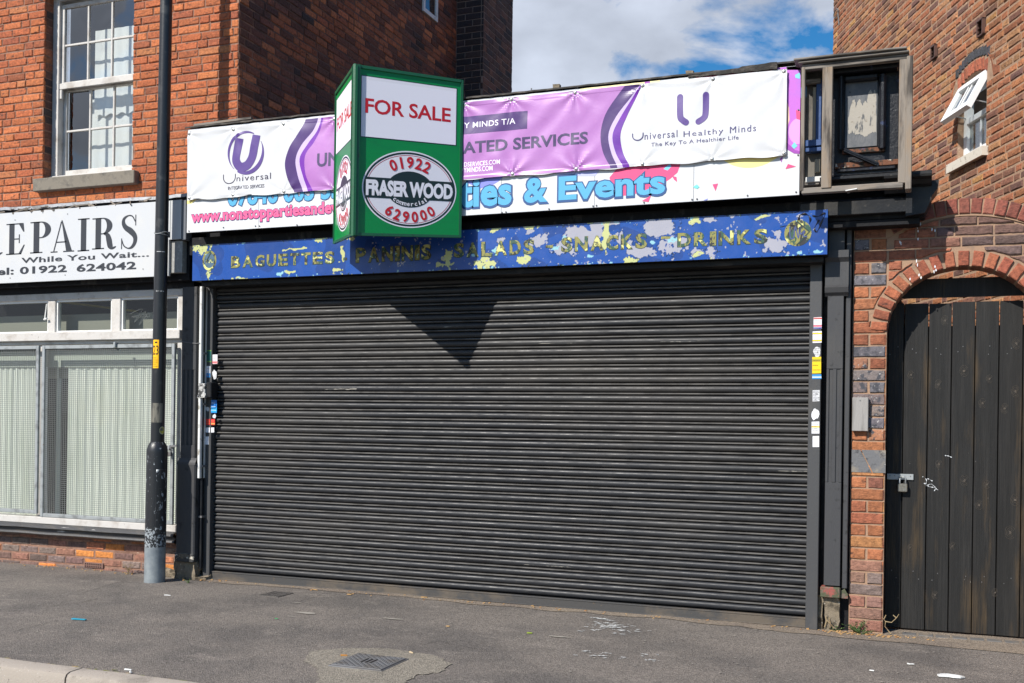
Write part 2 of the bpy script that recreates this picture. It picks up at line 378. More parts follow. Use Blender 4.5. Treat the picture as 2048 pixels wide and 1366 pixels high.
def lay(cands, limit, parent, matO, matA, name='brick'):
    """cands: list of dict(outl, fr, proud, bev, color, mat); the largest in view become objects, the rest one mass"""
    sc = []
    for i, c in enumerate(cands):
        us = [p[0] for p in c['o']]; ws = [p[1] for p in c['o']]; cu, cw = sum(us)/len(us), sum(ws)/len(ws)
        ctr = c['fr'](cu, cw, 0)
        if inview(ctr, 0) and not c.get('hid'):
            p0 = proj(c['fr'](min(us), cw, 0)); p1 = proj(c['fr'](max(us), cw, 0)); q0 = proj(c['fr'](cu, min(ws), 0)); q1 = proj(c['fr'](cu, max(ws), 0))
            a = abs((p1[0]-p0[0])*(q1[1]-q0[1]))+.001
        else: a = 0
        sc.append((a, i))
    sc.sort(reverse=True); top = set(i for a, i in sc[:limit] if a > 20)
    rest = {}
    for i, c in enumerate(cands):
        if i in top:
            mb = MB(); brick_mesh(mb, c['o'], c['fr'], c['p'], c.get('b', .004), i)
            obj(name, mb, c.get('mo', matO), c.get('par', parent), color=c['c'])
        else:
            key = c.get('ma', matA); mb = rest.setdefault(key.name, (MB(), key))[0]
            brick_mesh(mb, c['o'], c['fr'], c['p'], c.get('b', .004), i, c['c'])
    for mb, key in rest.values():
        obj(name+'work', mb, key, parent, kind='stuff', cols=mb.c)

def pickc(r, pal, v=.18):
    c = r.choices([p[0] for p in pal], [p[1] for p in pal])[0]; k = 1+r.uniform(-v, v); return tuple(min(1, x*k*(1+r.uniform(-.04, .04))) for x in c)

# =================================================================== GROUND
def asphalt(name, base, dark, light, bump):
    m = bpy.data.materials.new(name); m.use_nodes = True; t = m.node_tree; t.nodes.clear(); N = t.nodes.new; L = t.links.new
    out = N('ShaderNodeOutputMaterial'); b = N('ShaderNodeBsdfPrincipled'); L(b.outputs[0], out.inputs[0]); b.inputs['Roughness'].default_value = .85
    b.inputs['Specular IOR Level'].default_value = .35
    g = N('ShaderNodeNewGeometry')
    def nz(s, d, r=.6, o=0, st=(1, 1, 1)):
        mp = N('ShaderNodeMapping'); mp.inputs['Location'].default_value = (o, o, 0); mp.inputs['Scale'].default_value = st
        n = N('ShaderNodeTexNoise'); n.inputs['Scale'].default_value = s; n.inputs['Detail'].default_value = d; n.inputs['Roughness'].default_value = r
        L(g.outputs['Position'], mp.inputs[0]); L(mp.outputs[0], n.inputs['Vector']); return n.outputs['Fac']
    def ramp(f, lo, hi):
        r = N('ShaderNodeMapRange'); r.inputs[1].default_value = lo; r.inputs[2].default_value = hi; L(f, r.inputs[0]); return r.outputs[0]
    def mixc(f, a, c):
        x = N('ShaderNodeMix'); x.data_type = 'RGBA'; L(f, x.inputs['Factor']); 
        if isinstance(a, tuple): x.inputs['A'].default_value = (*a, 1)
        else: L(a, x.inputs['A'])
        x.inputs['B'].default_value = (*c, 1); return x.outputs['Result']
    c = mixc(ramp(nz(1.1, 5, .6, 2), .42, .62), base, dark)
    c = mixc(ramp(nz(2.3, 6, .65, 9, (1, 1.8, 1)), .56, .72), c, tuple(x*1.22 for x in base))
    v = N('ShaderNodeTexVoronoi'); v.inputs['Scale'].default_value = 135; L(g.outputs['Position'], v.inputs['Vector'])
    sep = N('ShaderNodeSeparateColor'); L(v.outputs['Color'], sep.inputs[0])
    x = N('ShaderNodeMix'); x.data_type = 'RGBA'; x.blend_type = 'MULTIPLY'; x.inputs['Factor'].default_value = 1; L(c, x.inputs['A'])
    r = N('ShaderNodeMapRange'); r.inputs[3].default_value = .58; r.inputs[4].default_value = 1.45; L(sep.outputs[0], r.inputs[0]); L(r.outputs[0], x.inputs['B']); c = x.outputs['Result']
    c = mixc(ramp(nz(75, 3, .6, 5), .715, .745), c, light)
    L(c, b.inputs['Base Color'])
    h = N('ShaderNodeMath'); h.operation = 'ADD'; L(nz(160, 4), h.inputs[0]); L(v.outputs['Distance'], h.inputs[1])
    bp = N('ShaderNodeBump'); bp.inputs['Distance'].default_value = bump; L(h.outputs[0], bp.inputs['Height']); L(bp.outputs[0], b.inputs['Normal'])
    return m
m_pave = asphalt('worn_pavement_asphalt', (.200, .174, .151), (.135, .120, .108), (.36, .33, .29), .006)
m_patch = asphalt('paler_patch_asphalt', (.265, .235, .190), (.225, .20, .163), (.36, .33, .29), .006)
m_edge = asphalt('sandy_dirt', (.26, .21, .16), (.20, .16, .13), (.45, .4, .33), .006)
m_dpatch = asphalt('dark_patch_asphalt', (.082, .074, .068), (.068, .06, .056), (.3, .28, .25), .006)
m_road = asphalt('road_asphalt', (.10, .092, .085), (.075, .07, .066), (.3, .28, .25), .008)
KY0, KY1 = -3.08, -3.215

def gz(x, y):
    return .006*noise.noise(Vector((x*.8, y*1.1, 0)))+.0025*noise.noise(Vector((x*3.2, y*3.2, 4)))
def ground_sheet(x0, x1, y0, y1, nx, ny, z=0, f=gz):
    mb = MB()
    for j in range(ny+1):
        for i in range(nx+1):
            x = x0+(x1-x0)*i/nx; y = y0+(y1-y0)*j/ny; mb.v.append((x, y, z+f(x, y)))
    for j in range(ny):
        for i in range(nx):
            a = j*(nx+1)+i; mb.f.append((a, a+1, a+nx+2, a+nx+1))
    return mb
pave = obj('pavement', ground_sheet(-12, 6, KY0, .32, 180, 36), m_pave, None, kind='structure', smooth='all')
obj('ground', MB().quad((-200, .3, -.02), (200, .3, -.02), (200, 300, -.02), (-200, 300, -.02)), m_road, None, kind='structure')
obj('road', MB().quad((-200, -300, -.125), (200, -300, -.125), (200, KY1+.02, -.125), (-200, KY1+.02, -.125)), m_road, None, kind='structure')
m_kerb = M('concrete_kerb', (.34, .295, .25), .92, layers=[((.22, .19, .16), 5, .5, .7), ((.14, .12, .10), 40, .64, .72), ((.5, .46, .41), 90, .62, .7)], bump=(.004, 70))
kerb = obj('kerb_bed', MB().box(-12, 6, KY1+.02, KY0-.005, -.13, -.03), m_kerb, None, kind='structure')
kj = [-11.6, -10.72, -9.82, -8.93, -8.02, -7.12, -6.2, -5.3, -4.41, -3.5, -2.6, -1.7, -.8, .1, 1.0, 1.9, 2.8, 3.7, 4.6]
for a, b in zip(kj[:-1], kj[1:]):
    r_ = random.Random(int(a*10)); mb = MB(); prof = [(KY0-.002, -.03), (KY0-.003, .012), (KY0-.014, .02), (KY1+.03, .018), (KY1+.006, .008), (KY1-.004, -.012), (KY1-.012, -.128)]
    mb.extr(prof, a+.006, b-.006, 12, lambda x, z: (.003*noise.noise(Vector((x*3, z*9, 1))), .003*noise.noise(Vector((x*4, z*9, 5)))))
    k = len(prof); mb.f.append(tuple(range(k))); mb.f.append(tuple(range(12*k, 13*k)))
    obj('kerb_stone', mb, m_kerb, kerb, smooth=True)

def gdecal(name, poly, mat, parent=pave, z=.004, **k):
    V, Fc = fan(poly) if isinstance(poly, list) else poly
    return decal(name, (V, Fc), lambda x, y: (x, y, gz(x, y)+z), mat, parent, .06, **k)
pp = [G(*q) for q in [(606, 1322), (625, 1302), (700, 1297), (780, 1297), (870, 1312), (905, 1330), (880, 1348), (835, 1352), (800, 1372), (770, 1400), (600, 1400), (640, 1362), (632, 1338)]]
pp = [(a[0]+(b[0]-a[0])*t/7+random.uniform(-.012, .012), a[1]+(b[1]-a[1])*t/7+random.uniform(-.012, .012)) for a, b in zip(pp, pp[1:]+pp[:1]) for t in range(7)]
gdecal('patch', pp, m_patch)
# sandy strip of dirt along the foot of the shopfront
sv = []; 
for i in range(60):
    x = -6.1+i*6.9/59; sv.append((x, -.10-.10*abs(noise.noise(Vector((x*1.7, 3, 0))))-.05*abs(noise.noise(Vector((x*9, 3, 0))))-max(0, .25*(x+1.6)) *.35))
mb = MB()
for i, (x, y) in enumerate(sv): mb.v += [(x, y, gz(x, y)+.004), (x, .22 if x > -.2 else .06, gz(x, .05)+.0045)]
for i in range(59): mb.f.append((2*i, 2*i+2, 2*i+3, 2*i+1))
obj('dirt_strip', mb, m_edge, pave)
m_crack = M('crack_shadow', (.035, .03, .027), .95)
def crack(pxs, w=.008):
    pts = [G(*q) for q in pxs]; r = random.Random(len(pxs)+int(pxs[0][0])); out = []
    for (a, b) in zip(pts[:-1], pts[1:]):
        for t in range(8):
            f = t/8; out.append((a[0]+(b[0]-a[0])*f+r.uniform(-.008, .008), a[1]+(b[1]-a[1])*f+r.uniform(-.006, .006)))
    gdecal('crack', ribbon(out, [w*r.uniform(.3, 1.2) for _ in out]), m_crack, z=.0055)
crack([(150, 1190), (215, 1172), (250, 1162)], .006); crack([(90, 1216), (170, 1204), (200, 1197)], .007)
crack([(0, 1272), (60, 1256), (110, 1242), (170, 1236)], .006); crack([(595, 1205), (650, 1188)], .005); crack([(845, 1290), (880, 1282), (920, 1292), (980, 1302)], .004)
m_bleach = M('white_paint_splash', (.62, .63, .62), .7, layers=[((.2, .18, .16), 60, .5, .58)])
m_gum = M('trodden_gum', (.34, .31, .265), .8)
r_ = random.Random(4); sh = []
for (px, py, n, sx, sy) in [(1197, 1238, 22, .035, .008), (1222, 1253, 46, .055, .035), (1225, 1256, 40, .12, .07), (1245, 1262, 16, .05, .012), (1175, 1307, 7, .05, .03), (1200, 1312, 5, .05, .02), (1225, 1318, 7, .08, .02), (1287, 1314, 3, .02, .01), (1305, 1322, 6, .03, .008), (1320, 1312, 3, .04, .01)]:
    for k in range(n):
        c = G(px, py); a = (c[0]+r_.gauss(0, sx), c[1]+r_.gauss(0, sy)*1.6); q = r_.uniform(.002, .011)
        sh.append(fan(blob(a[0], a[1], q*2.0, q*.9, r_.random(), 10, .6)))
s_ = gdecal('paint_splash', join(*sh), m_bleach, None, z=.006); s_['label'] = 'white paint splashes dried on the pavement in front of the shutter'; s_['category'] = 'paint stain'; s_['kind'] = 'stuff'
sh = []
for k in range(450):
    x = r_.uniform(-9, 1.2); y = -abs(r_.gauss(0, 1.3)) if k % 2 else r_.uniform(-3.05, -.05)
    if y < -3.05: continue
    q = r_.uniform(.0025, .0065)*(1.6 if r_.random() < .06 else 1); sh.append(fan(blob(x, y, q*1.4, q, k, 6)))
s_ = gdecal('grit', join(*sh), m_gum, None, z=.007); s_['kind'] = 'stuff'; s_['label'] = 'pale grit and gum specks scattered over the pavement'; s_['category'] = 'grit'
sh = [fan(blob(*G(*q), a, b, i, 14)) for i, (q, a, b) in enumerate([((611, 1227), .10, .022), ((786, 1239), .07, .018), ((1117, 1275), .075, .014), ((582, 1234), .03, .008), ((595, 1206), .03, .01)])]
s_ = gdecal('gum_marks', join(*sh), m_gum, None, z=.006); s_['kind'] = 'stuff'; s_['label'] = 'flattened pale chewing gum marks on the pavement'; s_['category'] = 'gum stain'

# manhole cover with raised studs
mc = [G(*q) for q in [(672, 1333), (712, 1310), (807, 1318), (765, 1346)]]
mh = thing('manhole_cover', (mc[0][0]+.15, mc[0][1]+.15, 0), 'square cast iron inspection cover with raised studs set in the paler asphalt patch', 'manhole cover')
m_iron = M('worn_cast_iron', (.165, .165, .17), .55, metal=.2, layers=[((.13, .115, .10), 12, .5, .7)], bump=(.001, 80))
x0, x1 = -3.20, -2.87; y0, y1 = -2.41, -2.09
box('frame', m_iron, mh, x0-.012, x1+.012, y0-.012, y1+.012, -.02, .010, bev=.002)
obj('rim_gap', MB().box(x0-.004, x1+.004, y0-.004, y1+.004, .0, .0112), m_crack, mh)
box('lid', m_iron, mh, x0, x1, y0, y1, .0, .015, bev=.002)
mb = MB()
for i in range(15):
    for j in range(15):
        if 5 <= i <= 9 and 5 <= j <= 9: continue
        a, b = x0+.022+i*(x1-x0-.044)/14, y0+.022+j*(y1-y0-.044)/14
        if (i+j) % 2: mb.box(a-.006, a+.006, b-.0022, b+.0022, .0149, .0185)
        else: mb.box(a-.0022, a+.0022, b-.006, b+.006, .0149, .0185)
obj('stud', mb, m_iron, mh, kind='stuff')
for k in (-1, 0, 1): obj('bar', MB().box((x0+x1)/2+k*.03-.004, (x0+x1)/2+k*.03+.004, (y0+y1)/2-.045, (y0+y1)/2+.045, .0149, .019), m_crack, mh)
dc = thing('drain_grate', (-4.9, -.44, 0), 'small rusty stopcock grate in the pavement near the shutter foot', 'drain cover')
obj('plate', MB().bbox(-4.99, -4.80, -.56, -.33, -.01, .006, .002), M('dirty_iron_plate', (.075, .07, .065), .7, layers=[((.13, .11, .09), 14, .45, .6)]), dc)
for i in range(9): obj('bar', MB().box(-4.985, -4.805, -.55+i*.025, -.541+i*.025, .0058, .0090), m_dpatch, dc)

# =================================================================== LEFT BUILDING
fnorm = lambda Y: (lambda u, w, d: (u, Y-d, w))
YW = .16
OX0, OX1, OZ0, OZ1 = PX(86, YW, 300), PX(264, YW, 300), 3.74, 5.58
LB = thing('brick_building', (-7.5, .3, 0), 'red brick house with white sash window above the repairs shop at the left', 'building')
CW = -5.787+.012                        # corner of the house
xe = CW
# mortar backing with a real window opening
mb = MB(); yb = YW+.004
for (a, b, c, d) in [(-10.5, OX0-.005, 3.2, 7.0), (OX1+.005, xe-.004, 3.2, 7.0), (OX0-.005, OX1+.005, 3.2, OZ0-.02), (OX0-.005, OX1+.005, OZ1, 7.0)]:
    mb.box(a, b, yb, YW+.24, c, d)
fw = obj('front_wall', mb, m_mort_l, LB)
mb = MB(); mb.box(CW-.24, CW-.004, YW+.242, 6.0, 0, 9.0)
sw = obj('side_wall', mb, m_mort_s, LB)
CB0, CB1 = 4.87, 5.90                   # chimney breast
mb = MB(); mb.box(CW, -5.377-.004, CB0+.004, CB1, 2.9, 9.0); cbk = obj('chimney_breast', mb, M('pale_breast_mortar', (.26, .19, .16), .95, layers=[((.14, .10, .085), 8, .5, .66)]), LB)
mb = MB(); mb.quad((CW, CB1, 2.9), (-5.377, CB1, 2.9), (-5.377, CB1, 4.66), (CW, CB1, 4.66)); mb.box(CW, -5.3, CB1-.02, CB1+.02, 2.9, 4.55)
mb.v += [(-5.377, CB0+.6, 4.72), (-5.377, CB1+.02, 4.72), (-5.25, CB1+.02, 4.45), (-5.25, CB0+.6, 4.45), (-5.25, CB0+.6, 2.9), (-5.25, CB1+.02, 2.9), (-5.377, CB0+.6, 2.9)]
n = len(mb.v)-7; mb.f += [(n, n+1, n+2, n+3), (n+3, n+2, n+5, n+4), (n, n+3, n+4, n+6)]
obj('chimney_shoulder', mb, m_mort_s, LB)
obj('back_wall', MB().box(-10.5, CW-.24, 5.8, 6.0, 0, 9.0), m_mort_s, LB)
obj('house_floor', MB().box(-10.4, CW-.25, .45, 5.7, 3.3, 3.4), m_dark, LB)
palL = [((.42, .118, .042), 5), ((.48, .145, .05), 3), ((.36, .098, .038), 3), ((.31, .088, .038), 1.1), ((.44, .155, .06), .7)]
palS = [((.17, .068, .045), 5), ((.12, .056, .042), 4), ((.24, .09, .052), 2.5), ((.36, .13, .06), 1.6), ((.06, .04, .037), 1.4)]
cands = []
r_ = random.Random(5)
def patL(row, r): return (r.uniform(0, .23) if row % 3 else r.uniform(0, .1), r.choice([[.232], [.232, .232, .118], [.118, .232], [.232, .118, .232, .232]]))
for (a, b, c, d) in courses(-10.4, xe-.002, 3.42, 6.9, .0738, patL, .012, 7, [(OX0, OX1, OZ0-.10, OZ1)]):
    if d > 6.3 and a < -9: continue
    cands.append(dict(o=rect_out(a, b, c, d), fr=fnorm(YW), p=r_.uniform(.001, .008), c=pickc(r_, palL, .12), b=.005))
# brick reveals of the window opening (left side seen from the right)
for k in range(int((OZ1-OZ0)/.0738)+1):
    z0 = OZ0-.02+k*.0738
    cands.append(dict(o=rect_out(YW+.006, YW+.115, z0+.006, z0+.068), fr=lambda u, w, d: (OX0-.004+d*.5, u, w), p=.004, c=pickc(r_, palS), b=.003))
    cands.append(dict(o=rect_out(YW+.006, YW+.115, z0+.006, z0+.068), fr=lambda u, w, d: (OX1+.004-d*.5, u, w), p=.004, c=pickc(r_, palS), b=.003, hid=1))
# side wall
palS1 = [((.32, .11, .05), 3), ((.42, .15, .065), 2), ((.16, .065, .04), 2)]
fs = lambda u, w, d: (CW+d-.003, u, w)
def patS(row, r): return (r.uniform(0, .22), r.choice([[.225, .225, .115], [.225], [.115, .225]]))
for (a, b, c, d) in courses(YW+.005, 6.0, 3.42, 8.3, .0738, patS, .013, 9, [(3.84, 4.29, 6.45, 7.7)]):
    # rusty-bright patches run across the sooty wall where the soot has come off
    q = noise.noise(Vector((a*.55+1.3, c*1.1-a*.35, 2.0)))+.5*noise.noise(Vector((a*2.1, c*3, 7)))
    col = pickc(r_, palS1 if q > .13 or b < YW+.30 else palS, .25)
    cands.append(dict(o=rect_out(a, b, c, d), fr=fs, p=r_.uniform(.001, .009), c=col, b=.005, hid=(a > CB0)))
def patC(row, r): return (0, [.125, .228] if row % 2 else [.228, .125])
palC = [((.035, .028, .03), 5), ((.055, .035, .032), 3)]
for (a, b, c, d) in courses(CW+.005, -5.377, 3.42, 8.3, .084, patC, .012, 3):
    cands.append(dict(o=rect_out(a, b, c, d), fr=fnorm(CB0), p=.004, c=pickc(r_, palC), b=.003))
palC2 = [((.10, .055, .042), 5), ((.16, .075, .05), 3), ((.06, .04, .036), 2)]
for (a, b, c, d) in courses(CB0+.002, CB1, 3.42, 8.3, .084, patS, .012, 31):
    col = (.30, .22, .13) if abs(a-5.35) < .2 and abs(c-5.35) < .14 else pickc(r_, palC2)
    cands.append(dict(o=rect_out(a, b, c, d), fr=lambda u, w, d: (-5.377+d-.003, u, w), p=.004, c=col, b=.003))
# stall riser below the shop window
palR = [((.17, .10, .085), 4), ((.26, .12, .085), 3), ((.20, .14, .12), 3), ((.40, .15, .075), 1.6), ((.13, .09, .08), 1.4), ((.55, .20, .05), .5)]
for (a, b, c, d) in courses(-10.4, -6.2, -.045, .33, .076, lambda row, r: ((.10 if row % 2 else .0), [.228]), .013, 12):
    cands.append(dict(o=rect_out(a, b, c, d), fr=fnorm(0), p=r_.uniform(0, .007), c=pickc(r_, palR), b=.008))
lay(cands, 300, LB, m_br_o, m_br_a)
obj('stall_riser', MB().box(-10.5, -6.19, .003, .2, -.02, .37), m_mort_l, LB)

m_streak = M('dark_rain_streak', (.13, .055, .035), .95, layers=[((.30, .10, .045), 18, .46, .56, (3, 1, .4))])
# sash window
win = thing('sash', (OX0, YW+.2, OZ0), 'x', 'x'); bpy.data.objects.remove(win)
YF = YW+.11
wf = obj('sash_window', MB().box(OX0, OX0+.075, YF, YF+.10, OZ0+.04, OZ1).box(OX1-.06, OX1, YF, YF+.10, OZ0+.04, OZ1).box(OX0+.075, OX1-.06, YF, YF+.10, OZ1-.05, OZ1), m_flake, LB)
ix0, ix1 = OX0+.075, OX1-.06
zsill = 3.795; zmeet = P(114, 178, YF+.03)[1]; 
def sash(y, z0, z1, rb, rt, name):
    s = .038
    obj(name, MB().bbox(ix0, ix0+s, y, y+.035, z0, z1).bbox(ix1-s, ix1, y, y+.035, z0, z1), m_flake, wf)
    obj('sash_rail', MB().bbox(ix0+s, ix1-s, y-.002, y+.035, z0, z0+rb), m_flake, wf)
    obj('sash_rail', MB().bbox(ix0+s, ix1-s, y-.002, y+.035, z1-rt, z1), m_flake, wf)
    a, b = ix0+s, ix1-s; c, d = z0+rb, z1-rt
    for i in (1, 2): obj('glazing_bar', MB().bbox(a+(b-a)*i/3-.010, a+(b-a)*i/3+.010, y+.004, y+.03, c, d, .003), m_flake, wf)
    for i in range(3):
        p, q = a+(b-a)*i/3+(.010 if i else 0), a+(b-a)*(i+1)/3-(.010 if i < 2 else 0)
        obj('glazing_bar', MB().bbox(p, q, y+.005, y+.029, (c+d)/2-.010, (c+d)/2+.010, .003), m_flake, wf)
        for (e, f) in ((c, (c+d)/2-.010), ((c+d)/2+.010, d)):
            obj('pane', MB().quad((p, y+.017, e), (q, y+.017, e), (q, y+.017, f), (p, y+.017, f)), m_glass, wf)
sash(YF+.03, zmeet-.0, 5.50, .055, .04, 'upper_sash')
sash(YF+.068, zsill, zmeet+.0, .07, .03, 'lower_sash')
obj('sill_board', MB().bbox(OX0, OX1, YF-.03, YF+.10, OZ0+.005, zsill), m_flake, wf)
obj('meeting_rail', MB().bbox(ix0-.005, ix1+.005, YF+.01, YF+.03, zmeet-.018, zmeet+.042), m_flake, wf)
obj('horn', MB().bbox(ix0+.002, ix0+.03, YF+.012, YF+.04, zmeet-.11, zmeet-.019), m_flake, wf)
# net curtain behind: pleated, with stepped scalloped layers
def pleats(x0, x1, z0, z1, y, amp, pitch, nx, seed, zs=None):
    mb = MB(); 
    for j in range(2):
        for i in range(nx+1):
            x = x0+(x1-x0)*i/nx; z = (z0 if j == 0 else z1)
            if j == 0 and zs: z += zs(x)
            mb.v.append((x, y+amp*math.sin(x*2*math.pi/pitch+2.2*noise.noise(Vector((x*3, seed, 0))))+amp*.6*noise.noise(Vector((x*9, seed, 2))), z))
    for i in range(nx): mb.f.append((i, i+1, nx+2+i, nx+1+i))
    return mb
obj('curtain', pleats(ix0+.27, ix1+.05, 4.42, 5.27, YF+.20, .003, .13, 90, 1, lambda x: .012*math.sin(x*45)), m_curt, wf, smooth='all')
obj('curtain', pleats(ix0+.20, ix1+.05, 3.8, 4.60, YF+.23, .003, .14, 90, 3), m_curt, wf, smooth='all')
obj('room', MB().quad((-9, YF+1.2, 3.3), (-6, YF+1.2, 3.3), (-6, YF+1.2, 6.6), (-9, YF+1.2, 6.6)), m_dark, wf)
sx = P(65, 365, .09)[0], P(268, 344, .09)[0]
obj('window_sill', MB().bbox(sx[0], sx[1], .09, YF-.03, 3.62, OZ0+.004, .006), m_conc, LB)
# little window at the top of the side wall
SWY0, SWY1, SWZ = 3.86, 4.27, 6.47
swn = obj('side_window', MB().box(CW-.002, CW+.02, SWY0, SWY0+.05, SWZ, 7.7).box(CW-.002, CW+.02, SWY1-.05, SWY1, SWZ, 7.7).box(CW-.002, CW+.02, SWY0+.05, SWY1-.05, SWZ, SWZ+.05), m_white, LB)
obj('pane', MB().quad((CW+.006, SWY0+.05, SWZ+.05), (CW+.006, SWY1-.05, SWZ+.05), (CW+.006, SWY1-.05, 7.7), (CW+.006, SWY0+.05, 7.7)), m_glass, swn)

# ---------------------------------------------------------------- left shopfront
SF = thing('shopfront', (-8.0, 0, 0), 'white painted repair shop window with transom lights over a brick stall riser', 'shopfront')
xr = -6.20
obj('fascia_board', MB().box(-10.4, -6.06, -.12, .155, 2.66, 3.40), m_blackd, SF)
mb = MB(); mb.extr([(.158, 3.455), (-.06, 3.435), (-.135, 3.425), (-.14, 3.395)], -10.4, -5.98, 160, lambda x, z: (.010*noise.noise(Vector((x*2.3, 1, 0))), .012*noise.noise(Vector((x*2.1, 4, 0)))+.005*noise.noise(Vector((x*12, 4, 0)))))
obj('lead_flashing', mb, m_lead, SF, smooth=True)
mb = MB(); r_ = random.Random(8)
for k in range(26):
    x = r_.uniform(-8.4, -6.3); mb.bar((x, -.15, 3.39+r_.uniform(-.01, .015)), (x+r_.uniform(-.16, .16), -.19-r_.uniform(0, .03), 3.36+r_.uniform(-.02, .03)), .006, .012)
obj('splinters', mb, m_wood, SF, kind='stuff')
obj('soffit', MB().box(-10.4, -6.08, -.03, .1, 2.60, 2.66), m_blackd, SF)
def rail(a, b, c, d, mat=m_white, y0=-.03, y1=.05, nm='frame_rail'): return obj(nm, MB().bbox(a, b, y0, y1, c, d, .005), mat, SF)
rail(-10.4, xr, 2.535, 2.60, m_flake)
rail(-10.4, xr, 2.145, 2.225, m_flake, -.07, .05, 'transom_rail')
rail(-10.4, xr, 2.11, 2.145, m_flake, -.03, .05)
rail(-10.4, xr, .408, .472, m_flake, -.085, .05, 'window_sill')
obj('corner_tube', MB().tube([(PX(93, .0, 1000), .0, .48), (PX(94, .0, 700), .0, 1.9)], .008, 8), m_white, SF)
rail(PX(355, -.03, 630), xr, .475, 2.535, m_flake, -.028, .05, 'stile')
ml = [(PX(95, -.03, 630), PX(110, -.03, 630)), (PX(222, -.03, 630), PX(240, -.03, 630))]
for a, b in ml: rail(a, b, 2.225, 2.535, m_flake, -.028, .05, 'mullion')
rail(-9.2, -9.1, 2.225, 2.535, m_flake, -.028, .05, 'mullion')
rail(PX(77, -.0, 800), PX(89, -.0, 800), .475, 2.11, m_flake, -.012, .05, 'mullion')
edges = [(-9.1, ml[0][0]), (ml[0][1], ml[1][0]), (ml[1][1], PX(355, -.03, 630))]
for a, b in edges:
    tw = obj('transom_window', MB().box(a, a+.018, -.012, .03, 2.225, 2.535).box(b-.018, b, -.012, .03, 2.225, 2.535).box(a+.018, b-.018, -.012, .03, 2.517, 2.535).box(a+.018, b-.018, -.012, .03, 2.225, 2.243), m_white, SF)
    obj('pane', MB().quad((a+.018, .01, 2.243), (b-.018, .01, 2.243), (b-.018, .01, 2.517), (a+.018, .01, 2.517)), m_glass2, tw)
obj('catch', MB().tube([(ml[0][0]-.012, -.05, 2.36), (ml[0][0]-.012, -.03, 2.50)], .006, 6).tube([(ml[0][0]-.02, -.05, 2.35), (ml[0][0]+.02, -.055, 2.36)], .01, 8), m_white, SF)
obj('pane', MB().quad((-9.1, .03, .475), (xr-.03, .03, .475), (xr-.03, .03, 2.11), (-9.1, .03, 2.11)), m_glass2, SF)
obj('blind', pleats(-10, PX(92, .09), .44, 1.92, .09, .0075, .07, 300, 8), m_pleat, SF, smooth='all', label='pale green pleated blind hanging in soft folds')
obj('blind', pleats(PX(137, .09), xr-.02, .44, 1.92, .09, .007, .095, 260, 12), m_pleat, SF, smooth='all')
mb = pleats(PX(110, .15), PX(122, .15), .44, 1.92, .16, .012, .06, 30, 5)
obj('blind', mb, m_pleat, SF, smooth='all')
obj('pelmet_board', MB().box(-10.3, xr-.02, .16, .18, 1.80, 2.415), m_int, SF)
obj('pelmet_valance', MB().box(-10.3, xr-.02, .075, .085, 1.90, 2.06), M('pale_valance', (.42, .44, .40), .9), SF)
obj('shop_interior', MB().quad((-10.3, 1.6, 0), (-6, 1.6, 0), (-6, 1.6, 3), (-10.3, 1.6, 3)), m_dark, SF)
a = P(124, 604, .5); b = P(258, 623, .5)
obj('light_tube', MB().bar((a[0], .5, a[1]), (b[0]+.1, .5, b[1]-.0), .028, .02), M('yellow_tube', (.75, .62, .10), .5), SF)
# moulded black sill
prof = [(-.02, .410), (-.110, .406), (-.135, .396), (-.140, .376), (-.122, .366), (-.102, .358), (-.100, .342), (-.122, .334), (-.128, .318), (-.108, .306), (-.075, .296), (.01, .292)]
obj('moulded_sill', MB().extr(prof, -10.4, -6.185, 60, lambda x, z: (.003*noise.noise(Vector((x*5, z*9, 1))), .003*noise.noise(Vector((x*4, z, 5))))),
    M('flaking_black_sill', (.045, .045, .048), .5, layers=[((.55, .53, .5), 9, .64, .67, (.35, 1, 3)), ((.08, .07, .06), 20, .5, .7, (.3, 1, 1))], bump=(.003, 50)), SF, smooth=True)
# scratched tag on the third transom pane
tg = [(260, 628), (285, 618), (268, 645), (292, 622), (278, 650), (296, 626), (288, 640), (300, 628), (262, 634), (300, 633)]
decal('scratched_tag', ribbon(spl([P(x, y, .005) for x, y in tg], 5), .0035), plane(.006), M('scratch_grey', (.10, .11, .11), .6), SF)

def guard(px0, px1, z0, z1, label, wires_seed):
    g = thing('window_guard', (px0, -.07, z0), label, 'window guard', 'wire mesh guards over the shop window')
    y = -.075; w = .034
    obj('frame', MB().bbox(px0, px0+w, y-.014, y+.012, z0, z1, .003).bbox(px1-w, px1, y-.014, y+.012, z0, z1, .003).bbox(px0+w, px1-w, y-.012, y+.012, z0, z0+w, .003).bbox(px0+w, px1-w, y-.012, y+.012, z1-w, z1, .003), m_galv, g)
    mb = MB(); r = .0013; p = .0225; pz = .0190
    for k in range(int((px1-px0)/p)):
        x = px0+.02+k*p
        if x < px1-.02: mb.box(x-r, x+r, y-.002, y+.0005, z0+.01, z1-.01)
    for k in range(int((z1-z0)/pz)):
        z = z0+.02+k*pz
        if z < z1-.02: mb.box(px0+.01, px1-.01, y+.0006, y+.003, z-r, z+r)
    obj('wire_mesh', mb, m_wire, g, kind='stuff'); return g
gA = guard(PX(84, -.075, 850), PX(349, -.075, 850), .475, 2.10, 'large wire mesh window guard behind the lamp post', 1)
gB = guard(PX(84, -.075, 850)-1.62, PX(81, -.075, 850)-.02, .50, 2.10, 'wire mesh window guard cut off by the left edge', 2)
for gx, gz_ in ((-6.9, 2.10), (-6.27, 1.17)):
    obj('latch', MB().bbox(gx-.012, gx+.012, -.11, -.06, gz_-.03, gz_+.02), m_galv, gA)
pk = thing('padlock', (PX(343, -.1, 890), -.11, 1.14), 'small rusty padlock on the right edge of the window guard', 'padlock')
px_ = pk.location.x
